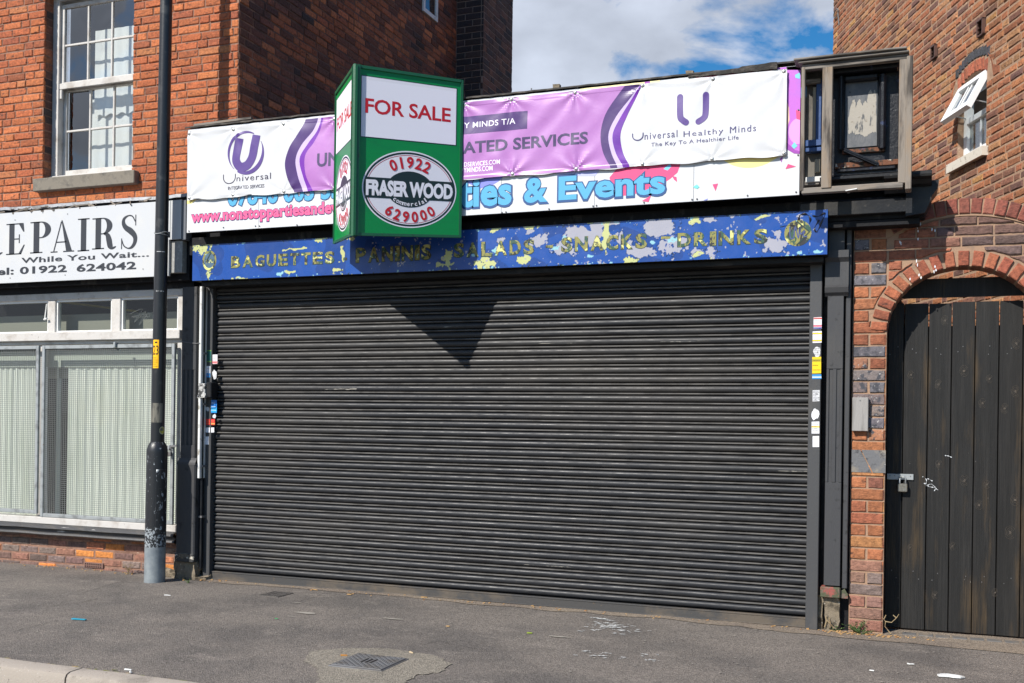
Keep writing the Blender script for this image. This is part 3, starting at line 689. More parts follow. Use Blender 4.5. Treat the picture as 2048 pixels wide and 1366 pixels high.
obj('body', MB().bbox(px_-.022, px_+.012, -.125, -.10, 1.09, 1.13), m_iron, pk)
obj('shackle', MB().tube([(px_-.018, -.11, 1.13), (px_-.018, -.11, 1.155), (px_-.005, -.11, 1.165), (px_+.008, -.11, 1.155), (px_+.008, -.11, 1.13)], .004, 6), m_iron, pk)
obj('hasp', MB().bar((px_-.06, -.10, 1.172), (px_+.06, -.10, 1.185), .012, .018), m_iron, pk)

# REPAIRS sign
SG = thing('repairs_sign', (-7.3, -.2, 2.69), 'white fascia sign with black REPAIRS lettering and phone number', 'sign')
ys = -.205
xa, xb = P(336.7, 553.8, ys)[0], P(363, 401, ys)[0]
mb = MB(); V, Fc = tess([(-10.4, 2.69), (xa, 2.69), (xa, 3.01), (xb, 3.01), (xb, 3.355), (-10.4, 3.355)])
n = 6; mb.v = [(x, ys, z) for x, z in V]+[(x, ys+.025, z) for x, z in V]; mb.f = [tuple(t) for t in Fc]+[tuple(n+i for i in t) for t in Fc]+[(i, (i+1) % n, n+(i+1) % n, n+i) for i in range(n)]
obj('panel', mb, m_sign, SG)
obj('backing_box', MB().box(xa-.5, xb-.004, ys+.026, -.12, 2.72, 3.00), M('grey_box_end', (.30, .30, .29), .6, layers=[((.5, .5, .48), 30, .55, .7)]), SG)
obj('end_trim', MB().bbox(xb+.004, xb+.052, ys+.0, -.12, 3.0, 3.35), M('blue_grey_trim', (.13, .14, .16), .5), SG)
def serif(ch, w=.62):
    """high-contrast roman capitals, unit height"""
    T, h = .17, .035; R = lambda a, b, c, d: ([(a, c), (b, c), (b, d), (a, d)], [(0, 1, 2, 3)])
    sf = lambda x0, x1, z: R(x0, x1, z, z+h)
    if ch == 'E': return join(R(.1, .1+T, 0, 1), sf(0, .5, 0), sf(0, .5, 1-h), sf(.27, .42, .48), ([(.42, .36), (.45, .36), (.45, .64), (.42, .64)], [(0, 1, 2, 3)]), tess([(.5, 0), (.62, .30), (.585, .30), (.42, .03)]), tess([(.42, .97), (.565, .72), (.60, .72), (.57, 1), (.5, 1)]))
    if ch in 'PR':
        o = [(.27, 1-h), (.27, 1)]+[(.32+.30*math.cos(a), .735+.265*math.sin(a)) for a in np.linspace(math.pi/2, -math.pi/2, 18)]+[(.27, .47), (.27, .505)]+[(.32+.13*math.cos(a), .735+.232*math.sin(a)) for a in np.linspace(-math.pi/2, math.pi/2, 18)]
        s = join(R(.1, .1+T, 0, 1), sf(0, .37, 0), sf(0, .28, 1-h), tess(o))
        if ch == 'R': s = join(s, ribbon(spl([(.36, .49), (.47, .44), (.52, .28), (.56, .08), (.63, .015), (.74, .06)], 5), spl2([.05, .13, .17, .16, .09, .02], 5)))
        return s
    if ch == 'A': return join(tess([(.37, 1), (.40, 1), (.74, h), (.54, h)]), ribbon([(.37, .96), (.11, h)], .035), sf(0, .24, 0), sf(.44, .82, 0), R(.2, .55, .30, .30+h))
    if ch == 'I': return join(R(.1, .1+T, 0, 1), sf(0, .37, 0), sf(0, .37, 1-h))
    if ch == 'S': return join(ribbon(spl([(.50, .80), (.40, .955), (.25, .985), (.09, .90), (.07, .76), (.16, .63), (.34, .52), (.49, .37), (.50, .20), (.40, .055), (.25, .015), (.09, .10), (.02, .26)], 7),
                              spl2([.03, .04, .035, .09, .13, .16, .19, .16, .13, .09, .035, .04, .03], 7)), R(.505, .535, .68, 1.0), R(-.01, .02, 0, .32))
def spl2(w, n): 
    out = []
    for a, b in zip(w[:-1], w[1:]): out += [a+(b-a)*j/n for j in range(n)]
    return out+[w[-1]]
yl = ys-.002
for ch, a, b in [('E', (12, 510), (50, 445.5)), ('P', (60, 507), (102, 441.5)), ('A', (101, 505.5), (149, 438.5)), ('I', (155, 503), (179, 436)), ('R', (184, 501), (233, 433.5)), ('S', (242, 499), (275, 428.5))]:
    decal('lettering', fitpx(serif(ch), a, b, yl), plane(yl), m_ink, SG)
decal('lettering', fitpx(serif('R'), (-46, 513), (6, 449), yl), plane(yl), m_ink, SG)
decal('lettering', fitpx(text('While You Wait...', .022, 0, 1.06), (42.4, 526.6), (298, 501.5), yl), plane(yl), m_ink, SG)
decal('lettering', fitpx(text('Tel: 01922', .03, 0, 1.05), (-28, 552), (133.5, 529), yl), plane(yl), m_ink, SG)
decal('lettering', fitpx(text('624042', .03, 0, 1.05), (153, 544), (272.3, 522.4), yl), plane(yl), m_ink, SG)
for q in [(135, 428), (130, 550), (286, 538), (20, 556), (30, 440)]:
    a = P(*q, yl); decal('screw', fan(ell(a[0], a[1], .006, .006, 8)), plane(yl), m_iron, SG)
obj('seam', MB().box(P(340, 440, yl)[0], P(340, 440, yl)[0]+.003, yl-.001, yl, 3.01, 3.355), m_galv, SG)

# =================================================================== MIDDLE SHOP
SH = thing('shop_unit', (-3.3, 0, 0), 'single storey shop front between the brick houses with black pilasters and roller shutter opening', 'shop')
obj('shop_body', MB().box(-6.0, -.47, .30, 7.5, -.02, 3.2), m_dark, SH)
obj('surround', MB().box(-6.19, -5.965, .06, .31, -.02, 2.66), m_blackd, SH)
obj('surround', MB().box(-.655, -.455, .035, .31, -.02, 2.86), m_blackd, SH)
obj('upper_wall', MB().box(-5.98, -.462, .0, .25, 2.62, 2.935), m_blackd, SH)
obj('upper_wall', MB().box(-5.98, -.1, .0, .25, 2.936, 3.80), m_blackd, SH)
obj('beam', MB().bbox(-6.05, PX(1850, -.15, 395), -.15, -.002, 2.87, 3.025), m_blackd, SH)
obj('parapet_roof', MB().box(-5.98, -.47, .25, 7.5, 3.2, 3.3), m_felt, SH)
# pilasters with flutes
def pilaster(x0, x1, yf, zb, zt, zp, fl, nm='pilaster'):
    n = len(fl); p = obj(nm, MB(), None) if False else None
    mb = MB(); zf0, zf1 = zp+.05 if zp else zb+1.0, fl[-1]; gro = fl[:-1]
    mb.bbox(x0, x1, yf+.008, .06, zb, zt, .004)
    # front skin with real grooves cut between strips
    xs = [x0]; w = .011
    for g in gro: xs += [g-w, g+w]
    xs.append(x1); z0f, z1f = fl_z0, fl_z1
    for i in range(0, len(xs)-1, 2): mb.bbox(xs[i], xs[i+1], yf, yf+.0085, z0f, z1f, .0035)
    mb.bbox(x0, x1, yf, yf+.0085, zb, z0f-.0, .003); mb.bbox(x0, x1, yf, yf+.0085, z1f, zt, .003)
    return obj(nm, mb, m_pil, SH)
a0, a1 = PX(364, -.1, 700), PX(393, -.1, 700)
fl_z0, fl_z1 = P(375, 890, -.1)[1], P(375, 740, -.1)[1]
pilaster(a0, a1, -.105, 1.05, 2.60, 0, [a0+(a1-a0)*.22, a0+(a1-a0)*.5, a0+(a1-a0)*.78, 0])
obj('plinth', MB().bbox(a0-.022, a1+.022, -.125, .06, .20, 1.035, .01).extr([(-.105, 1.08), (-.110, 1.06), (-.122, 1.04), (-.126, 1.02)], a0-.022, a1+.022), m_pil, SH)
obj('flaked_base', MB().bbox(a0-.03, a1+.02, -.132, .05, .155, .235, .008), m_black and M('flaked_plinth_base', (.04, .04, .04), .6, layers=[((.55, .5, .42), 16, .56, .60, (.6, 1, 1.4)), ((.2, .16, .11), 8, .5, .65)], bump=(.006, 30)), SH)
def rubble(nm, x0, x1, y0, y1, z0, z1, mat, seed, k=7, amp=.02, parent=SH, **kw):
    mb = MB(); mb.v = []; 
    bm = bmesh.new(); bmesh.ops.create_cube(bm, size=1); bmesh.ops.subdivide_edges(bm, edges=bm.edges, cuts=k, use_grid_fill=True)
    for v in bm.verts:
        q = Vector((x0+(v.co.x+.5)*(x1-x0), y0+(v.co.y+.5)*(y1-y0), z0+(v.co.z+.5)*(z1-z0)))
        v.co = q+amp*Vector((noise.noise(q*14+Vector((seed, 0, 0))), noise.noise(q*14+Vector((seed, 9, 0))), noise.noise(q*14+Vector((seed, 0, 9)))))
    mb.addbm(bm); return obj(nm, mb, mat, parent, smooth=True, **kw)
m_crumb = M('crumbling_mortar', (.21, .17, .12), .95, layers=[((.08, .065, .045), 18, .5, .62), ((.42, .38, .32), 30, .62, .7)], bump=(.012, 40))
rubble('crumbled_footing', a0-.05, a1+.01, -.10, .05, -.02, .17, m_crumb, 3)
rubble('crumbled_footing', a0-.20, a1+.13, -.09, .02, -.03, .045, m_crumb, 8, 8, .035)
rubble('crumbled_footing', a0-.32, a0-.02, -.07, .03, -.03, .06, m_crumb, 5, 6, .03)
# right pilaster
b0, b1 = PX(1656, -.06, 800), PX(1685, -.06, 800)
fl_z0, fl_z1 = P(1665, 965, -.06)[1], P(1668, 738, -.06)[1]
pilaster(b0-.012, b1, -.062, P(1670, 1172, -.06)[1], 2.86, 0, [b0+.018, b0+.068, 0])
obj('pilaster_capital', MB().extr([(-.06, 2.36), (-.085, 2.385), (-.095, 2.42), (-.07, 2.44), (-.066, 2.60), (-.09, 2.63), (-.09, 2.68)], b0-.03, b1+.03).bbox(b0-.03, b1+.03, -.065, .0, 2.36, 2.68), m_pil, SH)
c0, c1 = PX(1689, -.05, 800), PX(1699, -.05, 800)
obj('pilaster_strip', MB().bbox(c0, c1, -.045, .06, P(1690, 1172, -.05)[1]-.02, 2.86, .004), m_pil, SH)
zb = P(1670, 1196, -.06)[1]
m_redp = M('peeling_red_paint', (.27, .07, .055), .7, layers=[((.07, .075, .04), 11, .44, .50), ((.13, .10, .075), 18, .50, .56)], bump=(.004, 40))
obj('red_base_block', MB().bbox(PX(1641, -.05, 1180), b1+.003, -.075, .04, zb, P(1670, 1174, -.06)[1]-.002, .006), m_redp, SH)
obj('red_base_block', MB().quad((b1+.006, -.05, zb), (c1+.008, -.05, zb), (c1+.006, -.05, zb+.03), (b1+.03, -.05, zb+.07), (b1+.006, -.05, zb+.05)).box(b1+.006, c1+.006, -.049, .03, zb, zb+.03), m_redp, SH)
rubble('crumbled_footing', b0+.0, b1-.01, -.03, .05, -.03, zb+.01, m_crumb, 13, 7, .025)
rubble('crumbled_footing', b0-.055, b0-.02, -.0, .05, -.03, zb+.0, m_crumb, 23, 5, .02)
m_pipew = M('white_pipe', (.70, .70, .68), .45, layers=[((.3, .27, .22), 12, .60, .68), ((.12, .1, .09), 50, .67, .7)])
xp = PX(399.2, -.10, 750)
obj('white_trim', MB().bbox(xp-.013, xp+.013, -.10, .055, .90, 2.60, .004), m_pipew, SH)
xq = PX(405.5, -.06, 800)
obj('conduit', MB().tube([(xq, -.06, .10), (xq, -.06, 1.0), (xq+.004, -.06, 2.60)], .013, 10), m_black, SH, smooth=True)
for z in (.55, 1.0, 1.55, 2.0): obj('clip', MB().box(xq-.018, xq+.018, -.075, .03, z, z+.018), m_iron, SH)
obj('cable', MB().tube([(PX(362, -.11, 683), -.112, P(362, 683, -.11)[1]), (a0+.1, -.112, P(375, 686, -.11)[1]), (a1+.005, -.11, P(394, 687, -.11)[1]), (xp, -.105, P(399, 686, -.10)[1])], .003, 6), m_iron, SH)

# roller shutter
RS = thing('roller_shutter', (-3.3, 0, 0), 'closed black steel roller shutter across the whole shop front', 'roller shutter')
X0, X1 = PX(430, .02, 900), PX(1617, .02, 900); PT = .0727
prof = [(.020, .0), (.009, .0008), (.001, .0045), (-.0045, .0115), (-.0068, .0205), (-.0062, .030), (-.0028, .0385), (.003, .0440), (.011, .0468), (.020, .0470)]
prr = [(.020, .0525), (.006, .0540), (.0005, .0565), (-.0008, .0600), (.0000, .0635), (.004, .0660), (.011, .0675), (.020, .0680)]
r_ = random.Random(2); zz = .083; k = 0
while zz < 2.66:
    s = k*3.1
    dents = [(r_.uniform(X0, X1), r_.uniform(.02, .07), r_.uniform(.002, .006)) for _ in range(3 if 4 < k < 26 else 1)]
    wob = lambda x, z: (.0028*noise.noise(Vector((x*1.3, s, 0)))+.0016*noise.noise(Vector((x*7, s, 3)))+sum(h*math.exp(-((x-a)/b)**2) for a, b, h in dents), .0024*noise.noise(Vector((x*.8, s*.35, 7))))
    dy = r_.uniform(-.0012, .0012)
    a = obj('slat', MB().extr([(y+.02+dy, z+zz) for y, z in prof], X0-.02, X1+.02, 110, wob), m_slat, RS, smooth='all')
    obj('seam', MB().extr([(y+.02+dy, z+zz) for y, z in prr], X0-.02, X1+.02, 32, wob), m_ridge, a, smooth='all')
    zz += PT; k += 1
obj('back_sheet', MB().box(X0-.02, X1+.02, .0375, .045, .03, 2.7), m_dark, RS)
obj('bottom_rail', MB().bbox(X0-.012, X1+.0, -.006, .03, .004, .074, .004).bbox(X0-.012, X1, -.016, -.0065, .004, .012, .002).bbox(X0, X1, -.010, -.0062, .064, .074, .002), m_rail, RS)
g0 = PX(408, -.02, 900)
obj('guide_rail', MB().bbox(g0, PX(420.5, -.02, 900), -.022, .05, 0, 2.66, .003), m_pale, RS)
obj('guide_rail', MB().bbox(PX(421.5, -.02, 900), X0-.004, -.034, .05, 0.03, 2.66, .003), m_pale, RS)
obj('guide_rail', MB().bbox(X1+.0, PX(1640, -.04, 900), -.045, .05, 0, 2.66, .004), m_pale, RS)
m_scuff = M('pale_shutter_scuff', (.30, .28, .24), .7, layers=[((.05, .05, .05), 30, .42, .52, (.5, 1, 2))])
for (px, py, w_, h_) in ((672, 770, .10, .006), (700, 771, .05, .008), (1110, 684, .16, .003), (1360, 684, .2, .003), (1590, 947, .09, .004), (600, 604, .12, .004), (1500, 905, .12, .004), (760, 930, .07, .003), (1100, 1130, .2, .003), (900, 655, .1, .003)):
    a = P(px, py, .012); pz_ = round((a[1]-.083-.017)/PT)*PT+.083+.017
    decal('scuff', fan(blob(a[0], pz_, w_, h_*.8, px, 16, .6)), lambda x, z: (x, .0125+.0015, z), m_scuff, RS)
# shutter box that carries the old painted sign
m_box = M('shutter_box_underside', (.014, .0135, .013), .6, spec=.25, layers=[((.07, .06, .05), 6, .55, .7, (.4, 1, 1))], bump=(.002, 20))
bx0, bx1 = P(385, 520, -.22)[0], P(1655, 465, -.22)[0]
obj('shutter_box', MB().bbox(bx0+.003, bx1-.003, -.217, -.002, 2.632, 2.945, .004), m_box, RS)
obj('box_lip', MB().bbox(bx0+.05, bx1-.03, -.16, -.01, 2.59, 2.631, .004), m_box, RS)

# ---- painted sign: weathered enamel as coloured facets, letters standing as cut film
BS = thing('food_sign', (-3.3, -.22, 2.63), 'long peeling blue sign reading baguettes paninis salads snacks drinks in yellow letters', 'sign')
yb = -.2195; nx, nz_ = 1340, 78
xs = np.linspace(bx0, bx1, nx+1); zs = np.linspace(2.634, 2.944, nz_+1)
def fbm(x, z, s, o, seed): 
    v = 0; a = 1; t = 0
    for k in range(o): v += a*noise.noise(Vector((x*s, z*s, seed))); t += a; a *= .55; s *= 2.1
    return v/t
greyspots = [(1075, 480, .10, .055), (1160, 470, .16, .10), (1210, 440, .12, .06), (1280, 500, .13, .07), (1320, 455, .17, .08), (1350, 490, .15, .09), (1130, 495, .11, .07), (1400, 505, .12, .05), (1545, 490, .09, .06), (1555, 470, .03, .045), (1195, 450, .07, .10), (1240, 480, .10, .05), (1060, 462, .04, .03), (1420, 440, .10, .03), (1380, 428, .10, .03), (1000, 480, .04, .03), (1470, 430, .05, .02)]
yelspots = [(405, 498, .09, .05), (418, 550, .035, .04), (590, 497, .16, .012), (685, 510, .03, .08), (680, 540, .06, .025), (700, 478, .05, .02), (895, 515, .045, .065), (880, 530, .05, .02), (975, 522, .09, .04), (960, 530, .06, .03), (1050, 517, .06, .03), (1212, 470, .022, .12), (1208, 492, .05, .03), (1060, 455, .04, .02), (990, 460, .04, .02), (1390, 440, .035, .03), (1400, 508, .05, .02), (1260, 520, .05, .02), (480, 556, .06, .012), (640, 480, .05, .02), (580, 546, .08, .012), (1180, 443, .04, .015), (1520, 435, .05, .012)]
cyspots = [(1345, 480, .055, .03), (1308, 485, .02, .03), (1110, 495, .05, .03), (1180, 515, .04, .02), (990, 500, .04, .03), (1130, 480, .03, .03), (560, 547, .07, .02), (1635, 500, .06, .02), (1600, 503, .03, .02), (950, 510, .03, .02)]
cv = lambda L_: [(*P(a, b, yb), c, d) for a, b, c, d in L_]
GS, YS, CS = cv(greyspots), cv(yelspots), cv(cyspots)
cB = K(22, 72, 150); cB2 = K(20, 62, 132); cY = K(186, 190, 130); cG = K(158, 158, 170); cC = K(140, 190, 200); cD = K(20, 40, 40)
def bump_(L_, x, z):
    v = 0
    for a, b, c, d in L_:
        q = ((x-a)/c)**2+((z-b)/d)**2
        if q < 6: v = max(v, math.exp(-q*.8))
    return v
cols = []; mb = MB()
for z in zs:
    for x in xs:
        n = fbm(x, z, 9, 4, 1.5); n2 = fbm(x, z, 26, 3, 8.5)
        k = cB if fbm(x, z, 3, 2, 3) > -.1 else cB2
        edge = max(0, 1-min(z-2.634, 2.944-z)/.022)
        wx, wz = x+.035*fbm(x, z, 11, 2, 21), z+.03*fbm(x, z, 11, 2, 31); n3 = fbm(x, z, 55, 2, 12); g = .78*bump_(GS, wx, wz)+.62*n+.40*n2+.18*n3; y_ = .95*bump_(YS, wx, wz)+.62*n2+.38*fbm(x, z, 14, 3, 5)+.3*n3+edge*.24+(.10 if x > -3.6 else .0); c_ = .9*bump_(CS, wx, wz)+.5*n2+.3*n3
        if g > .52: k = cG
        elif .44 < g <= .47: k = tuple(.5*q for q in cD)
        if y_ > .60: k = cY
        elif .565 < y_ <= .60: k = cD
        if c_ > .66: k = cC
        if n2+.35*n+.45*n3 > .42 and x > -4.2: k = cG
        if edge > .1 and fbm(x, z, 40, 2, 2) > .30: k = cC if n > 0 else cD
        mb.v.append((x, yb, z)); cols.append(k)
w_ = nx+1
mb.f = [(j*w_+i, j*w_+i+1, (j+1)*w_+i+1, (j+1)*w_+i) for j in range(nz_) for i in range(nx)]
obj('painted_face', mb, M('peeling_enamel', src='att', rough=.32, layers=[((.4, .42, .45), 70, .735, .75)], bump=(.0012, 14), rvar=.08), BS, cols=cols, label='blue enamel flaked to yellow, cyan and grey')
m_yel = M('faded_yellow_letter', K(134, 130, 66), .5, layers=[((.02, .075, .05), 13, .52, .55, (1.6, 1, 1), 3), ((.012, .015, .018), 19, .56, .585, (1.6, 1, .8), 3), (K(210, 208, 130), 9, .57, .60), (K(150, 205, 200), 21, .665, .68)], bump=(.002, 20))
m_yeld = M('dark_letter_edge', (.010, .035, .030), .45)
yl = yb-.0015
PW = {'I': .46, 'S': .95, 'N': 1.1, 'A': 1.1, 'T': .95}
def signword(s, a, b):
    A = P(*a, yl); B = P(*b, yl); n = sum(PW.get(q, 1) for q in s)
    cw = (B[0]-A[0])/n; r = random.Random(len(s)+int(a[0]))
    for i, ch in enumerate(s):
        wd = .80*cw*PW.get(ch, 1)
        cx = A[0]+cw*(sum(PW.get(q, 1) for q in s[:i])+PW.get(ch, 1)/2); z0, z1 = A[1], B[1]
        sh = fit(text(ch, .035), cx-wd/2, z0, cx+wd/2, z1)
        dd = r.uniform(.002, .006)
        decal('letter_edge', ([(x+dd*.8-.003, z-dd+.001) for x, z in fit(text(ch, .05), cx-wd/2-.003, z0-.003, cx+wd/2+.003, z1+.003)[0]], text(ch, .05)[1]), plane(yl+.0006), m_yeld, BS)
        decal('letter', sh, plane(yl-.0004), m_yel, BS)
signword('BAGUETTES', (460, 536), (671, 502)); signword('PANINIS', (709, 525.5), (865, 488))
signword('SALADS', (905, 515), (1071, 478)); signword('SNACKS', (1120, 504), (1297, 466)); signword('DRINKS', (1352, 494), (1538, 457))
for a, b in (((686, 521), (694, 515)), ((1091, 496), (1106, 490)), ((1322, 478), (1340, 472))):
    decal('letter', fitpx(([(0, 0), (1, 0), (1, 1), (0, 1)], [(0, 1, 2, 3)]), a, b, yl), plane(yl), m_yel, BS)
for (cx, cy, rx, ry, f) in ((418.6, 521, .073, .088, 0), (1595.6, 466, .092, .092, 1)):
    c = P(cx, cy, yl); decal('emblem', fan(ell(c[0], c[1], rx, ry)), plane(yl+.0005), m_yel if f else m_yel, BS)
    if not f: decal('emblem', fan(ell(c[0], c[1], rx*.74, ry*.74)), plane(yl), M('faded_blue_disc', K(70, 98, 120), .5, layers=[((.02, .06, .05), 20, .56, .6)]), BS)
    q = rx
    if f:
        decal('emblem_mark', ribbon([(c[0]-.1*q, c[1]+.9*q), (c[0]+.85*q, c[1]+.05*q), (c[0]+.0*q, c[1]-.85*q)], .010), plane(yl-.0006), m_yeld, BS)
        decal('emblem_mark', ribbon(spl([(c[0]-.6*q, c[1]+.5*q), (c[0]-.55*q, c[1]-.3*q), (c[0]-.3*q, c[1]-.35*q), (c[0]-.2*q, c[1]+.5*q), (c[0]+.05*q, c[1]-.4*q), (c[0]+.12*q, c[1]+.45*q), (c[0]+.2*q, c[1]-.1*q), (c[0]+.5*q, c[1]+.15*q), (c[0]+.4*q, c[1]-.25*q), (c[0]+.7*q, c[1]-.3*q)], 5), .007), plane(yl-.0008), M('navy_script', K(60, 75, 130), .5), BS)
    else:
        decal('emblem_mark', ribbon([(c[0]-.5*q, c[1]-.2*q), (c[0]+.25*q, c[1]+.95*q)], .012), plane(yl-.0006), m_yeld, BS)
        decal('emblem_mark', ribbon(spl([(c[0]-.45*q, c[1]+.1*q), (c[0]-.35*q, c[1]-.3*q), (c[0]-.15*q, c[1]+.1*q), (c[0]+.0*q, c[1]-.3*q), (c[0]+.2*q, c[1]+.2*q), (c[0]+.3*q, c[1]-.2*q), (c[0]+.6*q, c[1]-.2*q)], 5), .006), plane(yl-.0008), m_yel, BS)
m_drip = M('black_tar_drips', (.02, .02, .03), .12, bump=(.003, 30))
for pts, w in (([(1597, 440), (1600, 430), (1612, 428), (1620, 436), (1619, 447)], .017), ([(1625, 431), (1636, 433), (1650, 426), (1644, 442), (1634, 463), (1629, 456), (1638, 440)], .013), ([(1560, 424), (1580, 426), (1598, 423)], .006), ([(1560, 454), (1575, 451), (1588, 452)], .004)):
    q = spl([P(x, y, yl) for x, y in pts], 5); obj('tar_drip', MB().tube([(x, yl-.001, z) for x, z in q], [w/2*(.6+.4*math.sin(i*.9)) for i in range(len(q))], 6), m_drip, BS, smooth='all')

# ---- party shop board behind the banner
PB = thing('party_board', (-3.4, -.3, 3.03), 'white party shop fascia board with blue events lettering and pink confetti', 'sign')
yp = -.33; p0, p1 = P(374, 400, yp)[0], P(1600, 300, yp)[0]; pz0, pz1 = 3.034, 3.925
m_pboard = M('white_printed_panel', (.61, .62, .64), .35, layers=[((.66, .66, .66), 3, .5, .8)], bump=(.0004, 20))
jx = [p0, P(517, 430, yp)[0], P(1005, 410, yp)[0]-.01, P(1189, 400, yp)[0], P(1387, 400, yp)[0], p1]
for a, b in zip(jx[:-1], jx[1:]): obj('panel', MB().bbox(a+.0012, b-.0012, yp, yp+.012, pz0, pz1, .001), m_pboard, PB)
obj('timber_frame', MB().box(p0+.02, p1-.02, yp+.013, -.16, pz0+.02, pz1-.01), m_blackd, PB)
pl = lambda k=1: plane(yp-.0006*k)
flat_y = flat('party_yellow', (243, 226, 140)); flat_p = flat('party_pink', (226, 68, 122)); flat_t = flat('party_teal', (110, 205, 200)); flat_v = flat('party_violet', (122, 128, 214))
flat_pp = M('party_purple_blend', K(186, 100, 200), .4, layers=[(K(150, 110, 215), 2.2, .45, .6), (K(216, 120, 200), 3.1, .5, .62)]); flat_pd = flat('party_deep_purple', (150, 60, 165)); flat_lb = flat('party_light_blue', (118, 200, 240))
def pdec(nm, poly, mat, k=1): decal(nm, tess(poly) if isinstance(poly, list) else poly, pl(k), mat, PB)
c = P(1500, 262, yp)
# ballons are cut by the panel's own edges
def clipx(poly, x0, x1, z0, z1):
    def cl_(P_, ax, v, s):
        o = []
        for i in range(len(P_)):
            a, b = P_[i], P_[(i+1) % len(P_)]; ia, ib = s*(a[ax]-v) >= 0, s*(b[ax]-v) >= 0
            if ia: o.append(a)
            if ia != ib:
                t = (v-a[ax])/(b[ax]-a[ax]); o.append((a[0]+(b[0]-a[0])*t, a[1]+(b[1]-a[1])*t))
        return o
    for ax, v, s in ((0, x0, 1), (0, x1, -1), (1, z0, 1), (1, z1, -1)):
        if poly: poly = cl_(poly, ax, v, s)
    return poly
clp = lambda poly: clipx(poly, p0+.002, p1-.002, pz0+.002, pz1-.002)
cc = P(1503, 250, yp); pdec('balloon', clp(ell(cc[0], cc[1], .30, .30)), flat_y, 1)
cc = P(378, 385, yp); pdec('balloon', clp(ell(cc[0], cc[1], .10, .10)), flat_y, 1)
q = [P(1573, 125, yp), P(1602, 120, yp), P(1602, 308, yp), P(1590, 306, yp), P(1574, 296, yp)]; pdec('purple_print', clp(q), flat_pp, 2)
q = [P(1574, 285, yp), P(1590, 300, yp), P(1602, 303, yp), P(1602, 308, yp), P(1588, 307, yp), P(1573, 298, yp)]; pdec('purple_print', clp(q), flat_pd, 3)
q = [P(1573, 200, yp)]+[P(*z, yp) for z in ((1578, 215), (1579, 240), (1573, 262))]; pdec('purple_print', q, flat('party_peach', (240, 200, 170)), 3)
cc = P(1598, 262, yp); pdec('balloon', clp(ell(cc[0], cc[1], .07, .09)), flat('party_lilac', (214, 150, 216)), 3)
tri = lambda *q: [P(*z, yp) for z in q]
for pts, mt in ((((1571, 338), (1576, 328), (1592, 333)), flat_p), (((1425, 369), (1436, 367), (1431, 382)), flat_p), (((1386, 374), (1394, 369), (1399, 374), (1394, 378)), flat_t), (((1560, 318), (1566, 312), (1563, 325)), flat_pd),
                (((1590, 150), (1600, 145), (1600, 158), (1591, 156)), flat_lb), (((1592, 220), (1601, 224), (1601, 240), (1593, 238)), flat_p), (((1583, 292), (1589, 284), (1595, 292), (1588, 298)), flat_t),
                (((1284, 402), (1302, 391), (1297, 404)), flat_p), (((1404, 402), (1416, 397), (1414, 400)), flat_v)):
    pdec('confetti', clp(tri(*pts)), mt, 4)
pdec('balloon', clp([P(*z, yp) for z in ((1219, 355), (1240, 330), (1362, 325), (1355, 345), (1340, 358), (1318, 372), (1290, 382), (1262, 390), (1240, 392), (1225, 380))]), flat_p, 2)
pdec('confetti', tri((1344, 352), (1353, 354), (1354, 364), (1348, 359)), flat_p, 3)
pdec('confetti', tri((1327, 338), (1340, 327), (1343, 333), (1335, 341)), flat_lb, 3)
pdec('violet_print', tri((930, 352), (1010, 350), (998, 362), (985, 370), (960, 377), (935, 366)), flat_v, 2)
pdec('violet_print', tri((1108, 345), (1204, 335), (1190, 352), (1160, 352), (1125, 352)), flat('party_pale_violet', (176, 180, 232)), 2)
# strip of print showing above the banner
pdec('top_print', clp(tri((1160, 176), (1283, 160), (1320, 156), (1320, 165), (1285, 171), (1160, 186))), flat('party_cream', (246, 232, 170)), 2)
pdec('top_print', clp(tri((1288, 160), (1300, 158), (1300, 166), (1290, 168))), flat_pd, 3)
pdec('top_print', clp(tri((1392, 152), (1470, 142), (1545, 132), (1545, 143), (1480, 149), (1392, 158))), flat_p, 2)
pdec('top_print', clp(tri((1478, 140), (1496, 137), (1492, 150), (1476, 152))), flat_lb, 3)
pdec('top_print', clp(tri((1555, 130), (1602, 126), (1602, 140), (1573, 140), (1555, 141))), flat_pp, 2)
m_let = M('party_blue_letter', K(84, 165, 205), .35); m_leto = flat('party_navy_outline', (26, 72, 128)); m_pk = flat('party_pink_letter', (238, 92, 140)); m_pko = flat('party_purple_outline', (70, 30, 110))
def bubble(s, a, b, mi, mo, o=.016, tilt=0, bold=.035):
    A = P(*a, yp); B = P(*b, yp)
    sh = fit(text(s, bold, 0, 1.03), A[0], A[1], B[0], B[1]); so_ = fit(text(s, bold+.03, 0, 1.03), A[0]-o*1.2, A[1]-o*1.8, B[0]+o*1.3, B[1]+o*1.3)
    f = lambda k: (lambda x, z: (x, yp-.0006*k, z+tilt*(x-A[0])))
    decal('lettering', so_, f(5), mo, PB); decal('lettering', sh, f(6), mi, PB)
bubble('Par', (775, 433), (905, 372), m_let, m_leto, .010)
bubble('ties', (918, 416.5), (1024, 354), m_let, m_leto, .010)
bubble('&', (1048, 407), (1096, 354), m_let, m_leto, .010)
bubble('Events', (1117, 401.5), (1331, 338), m_let, m_leto, .010)
bubble('07846 005 550', (456, 413.5), (706, 352), m_let, m_leto, .005)
bubble('www.nonstoppartiesandevents.co.uk', (383, 452), (800, 393), m_pk, m_pko, .004, 0, .035)
m_bolt = M('bright_bolt_head', (.5, .5, .48), .3, metal=.7)
def bolt(px, py, Y, par, r=.009, mat=None):
    a = P(px, py, Y); mb = MB(); mb.tube([(a[0], Y, a[1]), (a[0], Y-.004, a[1]), (a[0], Y-.007, a[1])], [r, r, r*.55], 10); obj('bolt', mb, mat or m_bolt, par, smooth=True)
